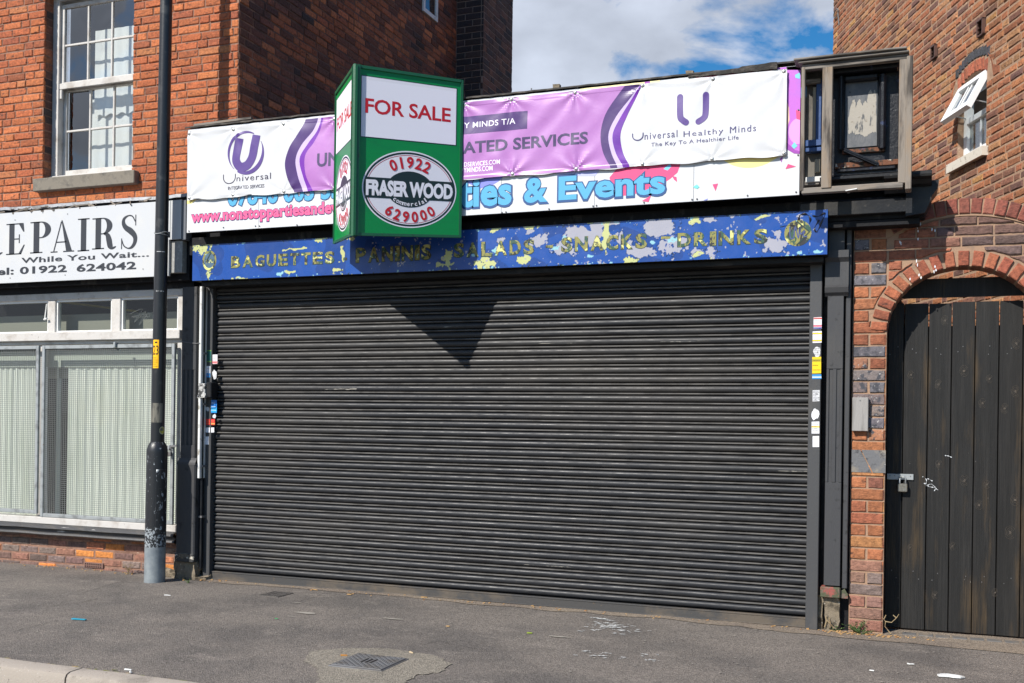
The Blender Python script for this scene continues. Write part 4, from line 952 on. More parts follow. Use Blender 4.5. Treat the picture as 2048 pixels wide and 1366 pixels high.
for q in [(378, 462), (447, 455), (511, 452), (519, 452), (594, 450), (1004, 425), (1012, 424), (1098, 418), (1186, 412), (1193, 411), (1288, 405), (1384, 399), (1394, 398), (1495, 391), (1592, 384), (1597, 220), (1596, 310), (1597, 134), (1284, 350), (1155, 176), (1063, 178)]:
    bolt(*q, yp-.001, PB, .006, m_iron)
# edge of the roofing felt
RE = thing('roof_edge', (-3, -.2, 3.93), 'ragged dark roofing felt edge running along the top of the fascia', 'roof edge')
mb = MB(); mb.extr([(.3, 3.952), (-.33, 3.947), (-.345, 3.940), (-.343, 3.930)], P(372, 260, yp)[0], P(1606, 128, yp)[0], 200, lambda x, z: (.004*noise.noise(Vector((x*7, 2, 0))), .004+.006*noise.noise(Vector((x*2.2, 9, 0)))+.004*noise.noise(Vector((x*14, 1, 0)))+(.012 if x > -1.2 else 0)))
obj('felt', mb, m_felt, RE, smooth=True)
a, b, c = P(1375, 151, -.36), P(1553, 121, -.40), P(1553, 133, -.36)
mb = MB(); n = 14
for i in range(n+1):
    t = i/n; x = a[0]+(b[0]-a[0])*t; z = a[1]+(b[1]-a[1])*t**1.25+.003*math.sin(i*2.1)
    mb.v += [(x, -.35-.03*t, z), (x, -.05, z-.01), (x, -.05, z-.02), (x, -.35-.01*t, z-.008-.035*t)]
for i in range(n): 
    for k in range(4): mb.f.append((4*i+k, 4*i+4+k, 4*i+4+(k+1) % 4, 4*i+(k+1) % 4))
mb.f += [(0, 1, 2, 3), tuple(4*n+k for k in range(4))]
obj('lifted_board', mb, m_felt, RE)
a, b = P(386, 249, -.25), P(480, 253, -.25)
obj('batten', MB().bar((a[0], -.22, a[1]), (b[0]+.1, -.22, a[1]+.01), .03, .018), m_woodx, RE)
for q in (1380, 1113): 
    a = P(q, 150 if q > 1300 else 178, -.3); rubble('debris', a[0]-.03, a[0]+.02, -.3, -.27, 3.96, 3.985, m_crumb, q, 2, .01, RE)

# ---- vinyl banner
BN = thing('vinyl_banner', (-3.4, -.34, 3.31), 'wrinkled white and lilac vinyl banner with purple logos bolted over the fascia', 'banner')
ybn = -.352; nx0, nx1 = P(374.6, 330, ybn)[0], P(1573, 230, ybn)[0]; nz0, nz1 = 3.307, 3.903
eyes_t = [(378, 267), (466, 259), (567, 248), (668, 238), (928, 210), (1023, 199), (1150, 185), (1285, 171), (1426, 158), (1568, 143)]
eyes_b = [(378, 396), (466, 390), (567, 383), (668, 377), (1025, 348), (1152, 338), (1285, 328), (1424, 318), (1568, 307)]
EY = [(*P(*q, ybn), 1) for q in eyes_t]+[(*P(*q, ybn), -1) for q in eyes_b]
def bdisp(x, z):
    v = .007*noise.noise(Vector((x*2.4+z*2.2, z*1.3, 3)))+.0035*noise.noise(Vector((x*7-z*5, z*4, 8)))
    e = min(z-nz0, nz1-z); 
    for (a, b, s) in EY:
        dx, dz = x-a, z-b; r = math.hypot(dx, dz*1.1)
        if r < .5:
            ang = math.atan2(dz, dx); k = math.exp(-r/.17)*min(1, r/.03)
            v += .0042*k*math.cos(7*ang+a*9)+.006*math.exp(-(r/.022)**2)
    v += .004*math.sin((z-nz0)/(nz1-nz0)*math.pi)*noise.noise(Vector((x*1.1, 0, 5)))
    # welded hem
    v -= .0012*(1 if e < .03 else 0)
    return v
def bfn(k=0): return lambda x, z: (x, ybn+bdisp(x, z)*1.25-.0009*k-.0004, z)
gp = .0125
mb = MB(); gx = [nx0]+[gp*i for i in range(math.ceil(nx0/gp+.01), math.floor(nx1/gp)+1)]+[nx1]; gzz = [nz0]+[gp*i for i in range(math.ceil(nz0/gp+.01), math.floor(nz1/gp)+1)]+[nz1]
for z in gzz:
    for x in gx: mb.v.append((x, ybn+bdisp(x, z)*1.25, z-(.004*math.sin(x*11)+.003*math.sin(x*23) if z == nz0 else 0)))
w_ = len(gx); mb.f = [(j*w_+i, j*w_+i+1, (j+1)*w_+i+1, (j+1)*w_+i) for j in range(len(gzz)-1) for i in range(w_-1)]
m_vin = M('white_vinyl', (.60, .605, .62), .38, layers=[((.62, .62, .62), 2.5, .55, .8)], bump=(.0006, 35))
obj('vinyl_sheet', mb, m_vin, BN, smooth='all')
m_lil = M('lilac_vinyl', K(168, 112, 178), .36, layers=[(K(184, 132, 192), 1.6, .45, .7)], bump=(.0006, 35)); m_lilp = flat('pale_lilac_vinyl', (194, 176, 212), .36)
m_dp = M('dark_purple_vinyl', K(72, 46, 106), .36, layers=[(K(92, 74, 130), 2, .5, .7)]); m_vp = M('violet_vinyl', K(112, 40, 160), .36, layers=[(K(84, 50, 140), 2.4, .5, .65)])
m_vt = flat('purple_print', (82, 58, 130)); m_gt = flat('grey_violet_print', (62, 50, 92)); m_wt = flat('white_print', (240, 238, 244)); m_nt = flat('navy_print', (66, 60, 110)); m_bt = flat('dark_print', (62, 56, 76))
B_ = lambda x, y: P(x, y, ybn)
def bdec(nm, sh, mat, k): return decal(nm, sh if isinstance(sh, tuple) else tess(sh), bfn(k), mat, BN, conf=gp, smooth=False)
zt, zb_ = nz1-.001, nz0+.002
L0 = spl([B_(611, 241), B_(600, 262), B_(580, 295), B_(570, 327), B_(576, 360), B_(588, 383)], 6)
L1 = spl([B_(636, 239), B_(626, 262), B_(604, 290), B_(592, 320), B_(596, 352), B_(606, 383)], 6)
L2 = spl([B_(642, 239), B_(634, 262), B_(616, 288), B_(600, 318), B_(606, 352), B_(616, 382)], 6)
L3 = spl([B_(646, 238), B_(640, 260), B_(628, 285), B_(611, 312), B_(612, 350), B_(626, 381)], 6)
def fixends(c): c = list(c); c[0] = (c[0][0], zt); c[-1] = (c[-1][0], zb_); return [(x, min(max(z, zb_), zt)) for x, z in c]
R0 = spl([B_(1251, 171), B_(1236, 190), B_(1211, 228), B_(1201, 268), B_(1206, 305), B_(1221, 334)], 6)
R1 = spl([B_(1281, 168), B_(1262, 195), B_(1233, 232), B_(1217, 268), B_(1222, 304), B_(1235, 333)], 6)
R2 = spl([B_(1282, 168), B_(1265, 196), B_(1240, 236), B_(1225, 270), B_(1231, 305), B_(1246, 332)], 6)
R3 = spl([B_(1284, 168), B_(1272, 196), B_(1254, 232), B_(1241, 268), B_(1245, 303), B_(1259, 331)], 6)
band = lambda a, b: ([*fixends(a), *fixends(b)], [(i, i+1, len(a)+i+1, len(a)+i) for i in range(len(a)-1)])
L0, L1, L2, L3, R0, R1, R2, R3 = map(fixends, (L0, L1, L2, L3, R0, R1, R2, R3))
bdec('lilac_field', band(L3, R0), m_lil, 1)
bdec('purple_band', band(L0, L1), m_dp, 1.2); bdec('pale_band', band(L1, L2), m_lilp, 1.2); bdec('violet_band', band(L2, L3), m_vp, 1.2)
bdec('purple_band', band(R0, R1), m_dp, 1.2); bdec('pale_band', band(R1, R2), m_lilp, 1.2); bdec('violet_band', band(R2, R3), m_vp, 1.2)
# round U logo
c = B_(491, 305); rr = P(525, 305, ybn)[0]-c[0]; rr *= 1.02
def cres(a0, a1, r0, r1w, n=26):
    pts = [(c[0]+rr*math.cos(a0+(a1-a0)*i/n), c[1]+rr*math.sin(a0+(a1-a0)*i/n)) for i in range(n+1)]
    return ribbon(pts, [max(.004, r0*math.sin(math.pi*min(1, (i+.5)/n*.9+.08))) for i in range(n+1)])
bdec('logo_ring', cres(math.radians(62), math.radians(228), .026, 0), m_vt, 2); bdec('logo_ring', cres(math.radians(-118), math.radians(30), .036, 0), m_vt, 2)
sx_ = rr
bdec('logo_letter', ribbon(spl([(c[0]-.36*sx_, c[1]+.72*sx_), (c[0]-.50*sx_, c[1]+.1*sx_), (c[0]-.55*sx_, c[1]-.35*sx_), (c[0]-.30*sx_, c[1]-.68*sx_), (c[0]+.10*sx_, c[1]-.62*sx_), (c[0]+.38*sx_, c[1]-.25*sx_), (c[0]+.50*sx_, c[1]+.25*sx_), (c[0]+.62*sx_, c[1]+.80*sx_)], 6), .078), m_vt, 2)
def bt(s, a, b, mat, bold=0, sp=1.0, k=2): bdec('lettering', fit(text(s, bold, 0, sp), *P(*a, ybn), *P(*b, ybn)), mat, k)
def widecup(a, b, yt, mat, w):   # the wide arc used for the capital U
    x0, z0 = P(*a, ybn); x1 = P(*b, ybn)[0]; zt_ = P(a[0], yt, ybn)[1]; cx_ = (x0+x1)/2; r = (x1-x0)/2
    pts = [(x0, zt_)]+[(cx_+r*math.cos(t), z0+r*.9+r*.9*math.sin(t)) for t in np.linspace(math.pi, 2*math.pi, 16)]+[(x1, zt_)]
    bdec('lettering', ribbon(pts, w, True), mat, 2)
widecup((447, 368), (470, 368), 350, m_bt, .008); bt('niversal', (473, 363), (541.5, 345), m_bt, .0, 1.15)
bt('INTEGRATED SERVICES', (456.6, 380.2), (527.8, 367.6), m_bt, .008, 1.0)
bt('UNIVERSAL INTEGR', (635, 335), (925, 281), m_gt, .03); bt('ATED SERVICES', (926, 308.5), (1176, 262.5), m_gt, .03)
q = B_(1054.6, 257.5); q0 = B_(700, 292); zt1 = B_(1054.6, 221.5)[1]
bdec('name_panel', [(q0[0], q[1]), (q[0], q[1]), (q[0], zt1), (q0[0], zt1)], m_dp, 2)
bt('UNIVERSAL HEALTH', (712, 277), (922, 244), m_wt, .012, 1, 3); bt('Y MINDS T/A', (929, 257.3), (1031, 236), m_wt, .002, 1.05, 3)
bt('INTEGRATE', (850, 337), (925, 325), m_wt, .006); bt('DSERVICES.COM', (928.5, 334), (1000.5, 319.0), m_wt, .008)
bt('UNIVERSALHEALTH', (820, 350), (926, 337), m_wt, .006); bt('YMINDS.COM', (927.5, 345.5), (985.5, 331), m_wt, .008)
for pts in ([(1360, 194), (1360.5, 232), (1365, 240), (1372, 245)], [(1412, 190), (1411, 226), (1407, 236), (1397, 243)]):
    bdec('logo_stroke', ribbon(spl([B_(*z) for z in pts], 6), .044, True), m_vt, 2)
widecup((1265, 281.5), (1286, 281), 268, m_nt, .008); bt('niversal', (1289, 279.5), (1355, 260), m_nt, 0, 1.2)
bt('Healthy', (1367, 277.5), (1447, 256), m_nt, 0, 1.2); bt('Minds', (1460, 267), (1512.5, 249.5), m_nt, 0, 1.2)
bt('The Key To A Healthier Life', (1302, 295.8), (1477.6, 271), m_nt, 0, 1.08)
for a, b, s in EY:
    y = ybn+bdisp(a, b)*1.25; mb = MB(); mb.tube([(a, y, b), (a, y-.006, b), (a, y-.010, b)], [.015, .014, .008], 14); obj('bolt', mb, m_bolt, BN, smooth=True)
    mb = MB(); mb.tube([(a, y-.010, b), (a, y-.013, b)], [.005, .003], 8); obj('bolt_head', mb, m_iron, BN)

# =================================================================== RIGHT END OF THE FASCIA
TB = thing('timber_fascia_box', (-.45, -.25, 3.03), 'open weathered timber frame at the right end of the fascia showing a black moulded panel', 'timber frame')
Yf = -.33
def fbx(px0, px1, pt, pb, y0, y1, mat, name, par=TB, bev=.004, pm=None, **k):
    y0 -= .11; y1 -= .11
    pm = pm or (pt+pb)/2
    xm = (px0+px1)/2
    return obj(name, MB().bbox(P(px0, pm, y0)[0], P(px1, pm, y0)[0], y0, y1, P(xm, pb, y0)[1], P(xm, pt, y0)[1], bev), mat, par, **k)
YT = -.44; xL, xR = P(1602, 250, YT)[0], P(1815, 250, YT)[0]
zc0, zc1, zr0, zr1 = P(1714, 129, YT)[1], P(1714, 118, YT)[1], P(1714, 381, YT)[1], P(1714, 369, YT)[1]
obj('top_rail', MB().bbox(xL, xR, YT-.002, YT+.045, zc0, zc1), m_woodx, TB)
obj('cap_board', MB().bbox(xL-.02, xR+.004, YT-.03, -.02, zc1+.003, zc1+.018).bbox(xL-.05, xR-.01, YT-.045, -.02, zc1+.021, zc1+.036), m_woodx, TB)
obj('bottom_rail', MB().bbox(xL+.01, P(1806, 378, YT)[0], YT-.002, YT+.045, zr0, zr1), m_woodx, TB)
fbx(1601.5, 1609, 132, 382, Yf-.004, Yf+.06, m_wood, 'post')
fbx(1643.6, 1664, 134, 376, Yf-.010, Yf+.05, m_wood, 'post')
fbx(1797.5, 1813, 118, 366, Yf-.004, Yf+.05, m_wood, 'post')
fbx(1812, 1824.5, 111, 378, Yf-.016, Yf+.10, m_wood, 'post')
for zz in (3.80, 3.10): obj('cross_rail', MB().bbox(P(1610, 250, -.2)[0], P(1643, 250, -.2)[0], -.31, -.27, zz, zz+.03), m_woodx, TB)
m_bluep = M('old_blue_paint', K(38, 70, 120), .5, layers=[((.5, .5, .46), 14, .6, .66)], bump=(.002, 30))
m_cream = M('bare_cream_timber', K(150, 142, 124), .8, layers=[((.25, .22, .18), 16, .55, .68, (1, 1, .2))], bump=(.002, 40))
m_gryt = M('grey_old_timber', K(105, 100, 92), .8, layers=[((.06, .055, .05), 12, .5, .66, (1, 1, .3))], bump=(.002, 40))
yb_ = -.17
fbx(1611, 1643, 140, 372, -.125, -.10, m_gryt, 'back_board')
fbx(1625, 1632, 174, 285, -.165, -.126, m_cream, 'old_batten'); fbx(1632, 1643, 158, 287, -.175, -.127, m_bluep, 'old_batten')
fbx(1611, 1643, 279, 292, -.20, -.126, m_bluep, 'old_moulding'); fbx(1611, 1643, 294, 303, -.19, -.126, m_bluep, 'old_moulding')
fbx(1629, 1640, 318, 344, -.16, -.126, m_cream, 'old_batten'); fbx(1611, 1643, 353, 364, -.21, -.126, M('painted_strip', (.6, .6, .58), .6), 'old_moulding')
m_bm = M('black_thick_paint', (.010, .011, .015), .35, spec=.3, layers=[((.035, .05, .11), 9, .66, .70), ((.3, .29, .27), 50, .71, .74)], bump=(.004, 30))
fbx(1664, 1797, 124, 372, -.150, -.10, m_bm, 'black_panel', bev=.002)
fbx(1664, 1796, 128, 141, -.25, -.151, m_bm, 'head_moulding')
# raised frame round the peeled panel
for a in ((1676, 1688, 150, 300), (1757, 1772, 146, 297)): 
    fbx(*a, -.205, -.151, m_bm, 'panel_moulding', bev=.012); fbx(a[0]+3, a[1]-3, a[2], a[3], -.222, -.206, m_bm, 'panel_bead', bev=.006)
fbx(1688, 1757, 148, 160, -.205, -.151, m_bm, 'panel_moulding', bev=.012)
m_peel = M('peeled_panel_paint', (.085, .09, .10), .55, layers=[((.13, .13, .135), 6, .5, .62, (1, 1, .7)), ((.03, .03, .035), 40, .66, .69)], bump=(.004, 24, (1, 1, .4)))
fbx(1690, 1755, 161, 294, -.160, -.151, m_peel, 'peeled_panel', bev=.002)
zq = [(445, 872), (443, 800), (452, 720), (472, 655), (486, 648), (494, 700), (508, 650), (520, 640), (534, 690), (552, 655), (566, 668), (574, 600), (590, 588), (604, 610), (612, 586), (626, 590), (624, 700), (626, 860), (606, 858), (580, 872), (548, 888), (520, 868), (490, 876), (470, 862)]
zq = [P(1560+x/3.252, y/3.252, -.2715) for x, y in zq]
pq = []
for a, b in zip(zq, zq[1:]+zq[:1]):
    for t in range(5): pq.append((a[0]+(b[0]-a[0])*t/5+random.uniform(-.003, .003), a[1]+(b[1]-a[1])*t/5+random.uniform(-.006, .006)))
decal('bare_patch', tess(pq), plane(-.2712), M('bare_cream_patch', (.36, .33, .285), .8, layers=[((.09, .095, .10), 16, .56, .60, (1.6, 1, .4)), ((.2, .17, .13), 30, .6, .7)], bump=(.002, 60)), TB)
a, b = P(1688, 300, -.35), P(1757, 329, -.31)
obj('broken_moulding', MB().bar((a[0], -.345, a[1]), (b[0], -.31, b[1]-.005), .04, .022).bar((a[0], -.36, a[1]+.006), (b[0]-.01, -.33, b[1]+.006), .018, .012), m_bm, TB)
m_rotten = M('rotten_timber', (.16, .065, .035), .9, layers=[((.55, .5, .42), 14, .58, .62), ((.04, .06, .13), 16, .6, .66), ((.03, .025, .02), 20, .5, .56)], bump=(.008, 40))
fbx(1684, 1770, 296, 305, -.175, -.151, m_rotten, 'rotten_rail', bev=.003); fbx(1670, 1797, 322, 333, -.19, -.151, m_rotten, 'rotten_rail', bev=.003)
fbx(1674, 1791, 334, 341, -.235, -.151, m_bm, 'ledge', bev=.006); fbx(1668, 1797, 341, 348, -.215, -.151, m_bm, 'ledge', bev=.003)
obj('paper_scrap', MB().bar((P(1691, 381, YT-.02)[0], YT-.01, P(1691, 381, YT-.02)[1]), (P(1714, 377, YT-.02)[0], YT-.012, P(1714, 377, YT-.02)[1]), .02, .006), m_white, TB)
# cornice and bracket
CN = thing('cornice_bracket', (0, -.2, 3.0), 'black cornice end and bracket sticking out over the brick arch wall', 'bracket')
xk = P(1874, 340, -.34)[0]
mb = MB(); mb.extr([(-.05, 3.14), (-.34, 3.135), (-.35, 3.12), (-.345, 3.105), (-.30, 3.095), (-.27, 3.07), (-.22, 3.06), (-.20, 3.03), (-.05, 3.02)], P(1800, 345, -.33)[0]-.1, xk-.03)
n_ = len(mb.v); k = 9; mb.f.append(tuple(range(n_-k, n_))); obj('cornice', mb, m_black, CN)
obj('cornice_slab', MB().bbox(P(1640, 345, -.33)[0], xk-.03, -.345, -.05, 3.118, 3.142, .004), m_black, CN)
mb = MB(); xo = P(1850, 395, -.12)[0]
pr = [(xo-.12, 2.87), (xo+.0, 2.885), (xo+.025, 2.94), (xo+.045, 3.0), (xo+.075, 3.04), (xo+.085, 3.10), (xo-.12, 3.10)]
n = len(pr); mb.v = [(x, -.22, z) for x, z in pr]+[(x, -.002, z) for x, z in pr]; mb.f = [tuple(range(n)), tuple(range(2*n-1, n-1, -1))]+[(i, (i+1) % n, n+(i+1) % n, n+i) for i in range(n)]
obj('bracket', mb, m_black, CN)
obj('lower_beam', MB().bbox(P(1600, 400, -.2)[0], xo-.02, -.21, -.152, 2.90, 2.998, .005), m_black, CN)
obj('soffit_board', MB().bbox(-.70, xo-.03, -.15, -.002, 2.825, 2.868, .003), m_blackd, CN)

# =================================================================== ARCH WALL
AW = thing('arch_wall', (.3, .1, 0), 'brick garden wall with round arch over the black gate and soldier coping', 'wall')
AX, AZ, ARX, ARZ = .262, 2.109, .487, .440
CRX, CRZ, CRR = .262, 3.009-1.02, 1.02
def yarch(Y0): 
    # wall skin with a real opening, following the curved coping
    mb = MB(); N_ = 48
    ins = [(AX+ARX*math.cos(math.pi-math.pi*i/N_), AZ+ARZ*math.sin(math.pi*i/N_)) for i in range(N_+1)]
    out = [(x, CRZ+math.sqrt(max(.1, (CRR-.104)**2-(x-CRX)**2))) for x, z in ins]
    for (ya, yb) in ((Y0, .20),):
        A = [(x, ya, z) for x, z in ins]; B = [(x, ya, z) for x, z in out]; A2 = [(x, yb, z) for x, z in ins]; B2 = [(x, yb, z) for x, z in out]
        k = N_+1; mb.v = A+B+A2+B2
        for i in range(N_): mb.f += [(i, i+1, k+i+1, k+i), (2*k+i+1, 2*k+i, 3*k+i, 3*k+i+1), (i+1, i, 2*k+i, 2*k+i+1), (k+i, k+i+1, 3*k+i+1, 3*k+i)]
    return mb
obj('mortar_core', yarch(.006), m_mort_p, AW)
obj('mortar_core', MB().box(-.452, AX-ARX+.0, .006, .20, -.02, 2.93), m_mort_p, AW)
obj('mortar_core', MB().box(AX+ARX, 1.5, .006, .20, -.02, 2.70), m_mort_p, AW)
palP = [((.35, .13, .058), 4), ((.28, .095, .048), 3), ((.40, .18, .07), 1.6), ((.21, .085, .055), 1.5)]
palPb = [((.12, .11, .12), 2), ((.17, .13, .12), 2)]
palPl = [((.22, .12, .09), 3), ((.28, .13, .09), 2), ((.19, .14, .12), 1.5)]
cands = []; r_ = random.Random(21); pf = fnorm(0.)
xp0, xp1 = -.452, AX-ARX-.003
gz_ = .0835; row = 0; z = .01
def arcpush(o, cx, cz, rx, rz):
    q = []
    for u, w in o:
        d = math.hypot((u-cx)/rx, (w-cz)/rz)
        if d < 1 and w > cz-.001: u, w = cx+(u-cx)/d, cz+(w-cz)/d
        q.append((u, w))
    return q
EXO = (ARX+.115, ARZ+.115)
while z < 2.86:
    if 1.13 < z+.02 < 1.28:
        if row % 2 == 0 or True:
            pass
    blue = 1.28 < z < 2.1
    items = [(xp0, xp1)] if row % 2 else [(xp0, (xp0+xp1)/2-.002), ((xp0+xp1)/2+.002, xp1)]
    if abs(z-1.18) < .06: row += 1; z += gz_; continue
    for (a, b) in items:
        pal = palP; mo, ma = m_br_o, m_br_a
        if z < .45: pal = palPl
        if blue and r_.random() < .62: pal = palPb+[((.33, .14, .07), 1.2)]; mo = m_blue_o
        if z > 2.1 and r_.random() < .25: pal = palPb; mo = m_blue_o
        o = rect_out(a+.006, b-.006, z+.006, z+gz_-.006, 3)
        if z+gz_/2 > AZ and math.hypot(((a+b)/2-AX)/EXO[0], (z+gz_/2-AZ)/EXO[1]) < .985: continue
        o2 = arcpush(o, AX, AZ, *EXO)
        w = [p[0] for p in o2]
        if max(w)-min(w) < .03 or (AZ < z < 2.45 and a > -.34 and o2 != o and max(w)-min(w) < .06): continue
        ys_ = [p[1] for p in o2]
        if min(ys_) > z+gz_: continue
        cands.append(dict(o=o2, fr=pf, p=r_.uniform(.001, .005), c=pickc(r_, pal), b=.004, mo=mo))
    row += 1; z += gz_
m_slab = M('blue_brick_block', (.13, .13, .135), .6, layers=[((.24, .21, .17), 8, .5, .64), ((.05, .05, .055), 14, .56, .64), ((.5, .47, .42), 60, .68, .72)], bump=(.003, 40))
mb = MB(); zb0 = 1.125; xm_ = (xp0+xp1)/2+.02
mb.v = [(x, -.006, z) for x, z in ((xp0+.004, zb0), (xm_+.01, zb0), (xm_-.07, zb0+.158), (xp0+.004, zb0+.158))]+[(x, .02, z) for x, z in ((xp0+.004, zb0), (xm_+.01, zb0), (xm_-.07, zb0+.158), (xp0+.004, zb0+.158))]
hx = [(0, 1, 2, 3), (0, 1, 5, 4), (1, 2, 6, 5), (2, 3, 7, 6), (3, 0, 4, 7)]; mb.f = list(hx)
obj('blue_block', mb, m_slab, AW, label='cracked blue engineering block, left half')
mb = MB(); q = ((xm_+.017, zb0), (xp1+.008, zb0), (xp1+.008, zb0+.158), (xm_-.062, zb0+.158)); mb.v = [(x, -.008, z) for x, z in q]+[(x, .02, z) for x, z in q]; mb.f = list(hx)
obj('blue_block', mb, m_slab, AW)
# reveal bricks (inside face of the opening)
for k in range(25):
    z = .01+k*gz_
    if z > 2.05: break
    cands.append(dict(o=rect_out(.004, .19, z+.006, z+gz_-.006), fr=lambda u, w, d: (AX-ARX-.004+d, u, w), p=.003, c=pickc(r_, palP), b=.003))
for k in range(25):
    z = .01+k*gz_
    cands.append(dict(o=rect_out(AX+ARX+.004, AX+ARX+.22, z+.006, z+gz_-.006), fr=pf, p=.003, c=pickc(r_, palP), b=.004))
# voussoirs
NV = 19
for i in range(NV):
    t0 = math.pi-math.pi*(i+.12)/NV; t1 = math.pi-math.pi*(i+.88)/NV
    o = []
    def pt(t, k): return (AX+(ARX+k)*math.cos(t), AZ+(ARZ+k)*math.sin(t))
    # parallel-sided brick in a wedge joint
    tm = (t0+t1)/2; ci, co = pt(tm, .002), pt(tm, .103); tx, tz = -math.sin(tm), math.cos(tm); hw = math.hypot(pt(t0, 0)[0]-pt(t1, 0)[0], pt(t0, 0)[1]-pt(t1, 0)[1])/2*1.06
    o = [(ci[0]+tx*hw, ci[1]+tz*hw), (ci[0]-tx*hw, ci[1]-tz*hw), ((ci[0]+co[0])/2-tx*hw, (ci[1]+co[1])/2-tz*hw), (co[0]-tx*hw, co[1]-tz*hw), (co[0]+tx*hw, co[1]+tz*hw), ((ci[0]+co[0])/2+tx*hw, (ci[1]+co[1])/2+tz*hw)]
    cands.append(dict(o=o, fr=fnorm(-.004), p=r_.uniform(.004, .008), c=pickc(r_, [((.31, .092, .052), 3), ((.36, .115, .058), 2)], .12), b=.004))
    # soffit faces of the arch
    A0, A1 = pt(t0, -.0), pt(t1, -.0)
    def fr(u, w, d, A0=A0, A1=A1, tm=tm): return (A0[0]+(A1[0]-A0[0])*u-math.cos(tm)*d, w, A0[1]+(A1[1]-A0[1])*u-math.sin(tm)*d)
    mbq = MB(); brick_mesh(mbq, [(0, .002), (1, .002), (1, .10), (1, .19), (0, .19), (0, .10)], lambda u, w, d: fr(u, w, d*.3), .006, .001, i); obj('soffit_brick', mbq, m_br_o, AW, color=pickc(r_, [((.30, .12, .07), 1)]))
# soldier coping along the curved top
for i in range(-17, 18):
    t = math.pi/2-i*.0795; hw = .033
    if not (-.24 < CRX+CRR*math.cos(t) < 1.2): continue
    tx, tz = -math.sin(t), math.cos(t); cc = lambda k: (CRX+(CRR-k)*math.cos(t), CRZ+(CRR-k)*math.sin(t))
    ci, co = cc(.103), cc(0)
    o = [(ci[0]+tx*hw, ci[1]+tz*hw), (ci[0]-tx*hw, ci[1]-tz*hw), ((ci[0]+co[0])/2-tx*hw, (ci[1]+co[1])/2-tz*hw), (co[0]-tx*hw, co[1]-tz*hw), (co[0]+tx*hw, co[1]+tz*hw), ((ci[0]+co[0])/2+tx*hw, (ci[1]+co[1])/2+tz*hw)]
    cands.append(dict(o=o, fr=fnorm(-.010), p=r_.uniform(.003, .008), c=pickc(r_, [((.24, .075, .05), 3), ((.30, .11, .07), 2), ((.19, .075, .055), 1)], .15), b=.005))
mb = MB(); N_ = 30
for i in range(N_+1):
    x = -.24+1.42*i/N_; z1 = CRZ+math.sqrt((CRR-.004)**2-(x-CRX)**2); z0 = z1-.115
    mb.v += [(x, -.004, z0), (x, -.004, z1), (x, .2, z1), (x, .2, z0)]
for i in range(N_):
    for k in range(4): mb.f.append((4*i+k, 4*i+(k+1) % 4, 4*i+4+(k+1) % 4, 4*i+4+k))
mb.f += [(0, 3, 2, 1), tuple(4*N_+k for k in range(4))]; obj('coping_bed', mb, m_mort_p, AW)
for (a, b, c, d) in courses(AX+ARX+.232, 1.5, .01, 2.70, gz_, lambda row, r: (.11*(row % 2), [.228]), .012, 44):
    cands.append(dict(o=rect_out(a, b, c, d), fr=pf, p=r_.uniform(.001, .006), c=pickc(r_, palP), b=.005, hid=1))
for (a, b, c, d) in courses(AX+ARX+.02, 1.5, 2.12, 2.70, gz_, lambda row, r: (.11*(row % 2), [.228]), .012, 45):
    if (a > CRX+CRR*.6 or True) and a > 1.0: cands.append(dict(o=rect_out(a, b, c, d), fr=pf, p=r_.uniform(.001, .006), c=pickc(r_, palP), b=.005, hid=1)) if a < .99 else None
# dark long bricks between arch and coping
z = 2.10; row = 0
while z < 2.93:
    off = r_.uniform(0, .2); x = AX-ARX+.006-off if row else AX-ARX+.006
    while x < 1.3:
        l = r_.choice([.235, .235, .20, .12])*r_.uniform(.95, 1.05)
        a, b = max(x, AX-ARX+.008), x+l-.012; x += l
        if b-a < .03: continue
        nin = sum(1 for q in range(9) if math.hypot((a+(b-a)*q/8-AX)/(ARX+.122), (z+.036-AZ)/(ARZ+.122)) < .99)
        if nin > 6: continue
        o = rect_out(a, b, z+.006, z+.0725-.007, 8); o = arcpush(o, AX, AZ, ARX+.122, ARZ+.122)
        top_ = lambda u: CRZ+math.sqrt(max(.01, (CRR-.125)**2-(u-CRX)**2))
        o = [(u, min(w, top_(u))) for u, w in o]
        ws = [p[1] for p in o]; hs_ = max(ws)-min(ws)
        # drop slivers
        ar = .5*abs(sum(o[i][0]*o[(i+1) % len(o)][1]-o[(i+1) % len(o)][0]*o[i][1] for i in range(len(o))))
        if ar < .0022 or hs_ < .018: continue
        k = pickc(r_, [((.175, .095, .075), 4), ((.24, .11, .075), 2), ((.13, .085, .075), 2)]) if a > .0 else pickc(r_, [((.34, .12, .065), 3), ((.26, .10, .06), 2)])
        cands.append(dict(o=o, fr=pf, p=r_.uniform(.001, .007), c=k, b=.006))
    z += .0725; row += 1
lay(cands, 300, AW, m_br_o, m_br_a)
m_guano = M('white_drips', (.7, .7, .72), .7)
sh = []; 
for q in [(1835, 455), (1836, 462), (1841, 448), (1864, 459), (1870, 461), (1833, 522), (1835, 530), (1838, 550), (1842, 555), (1870, 533), (1872, 540), (1868, 543), (1820, 558), (1836, 478), (1800, 484), (1802, 487)]:
    a = P(*q, -.013); sh.append(fan(blob(a[0], a[1], .004, .011, q[0], 8)))
decal('bird_droppings', join(*sh), plane(-.0135), m_guano, AW, kind='stuff')

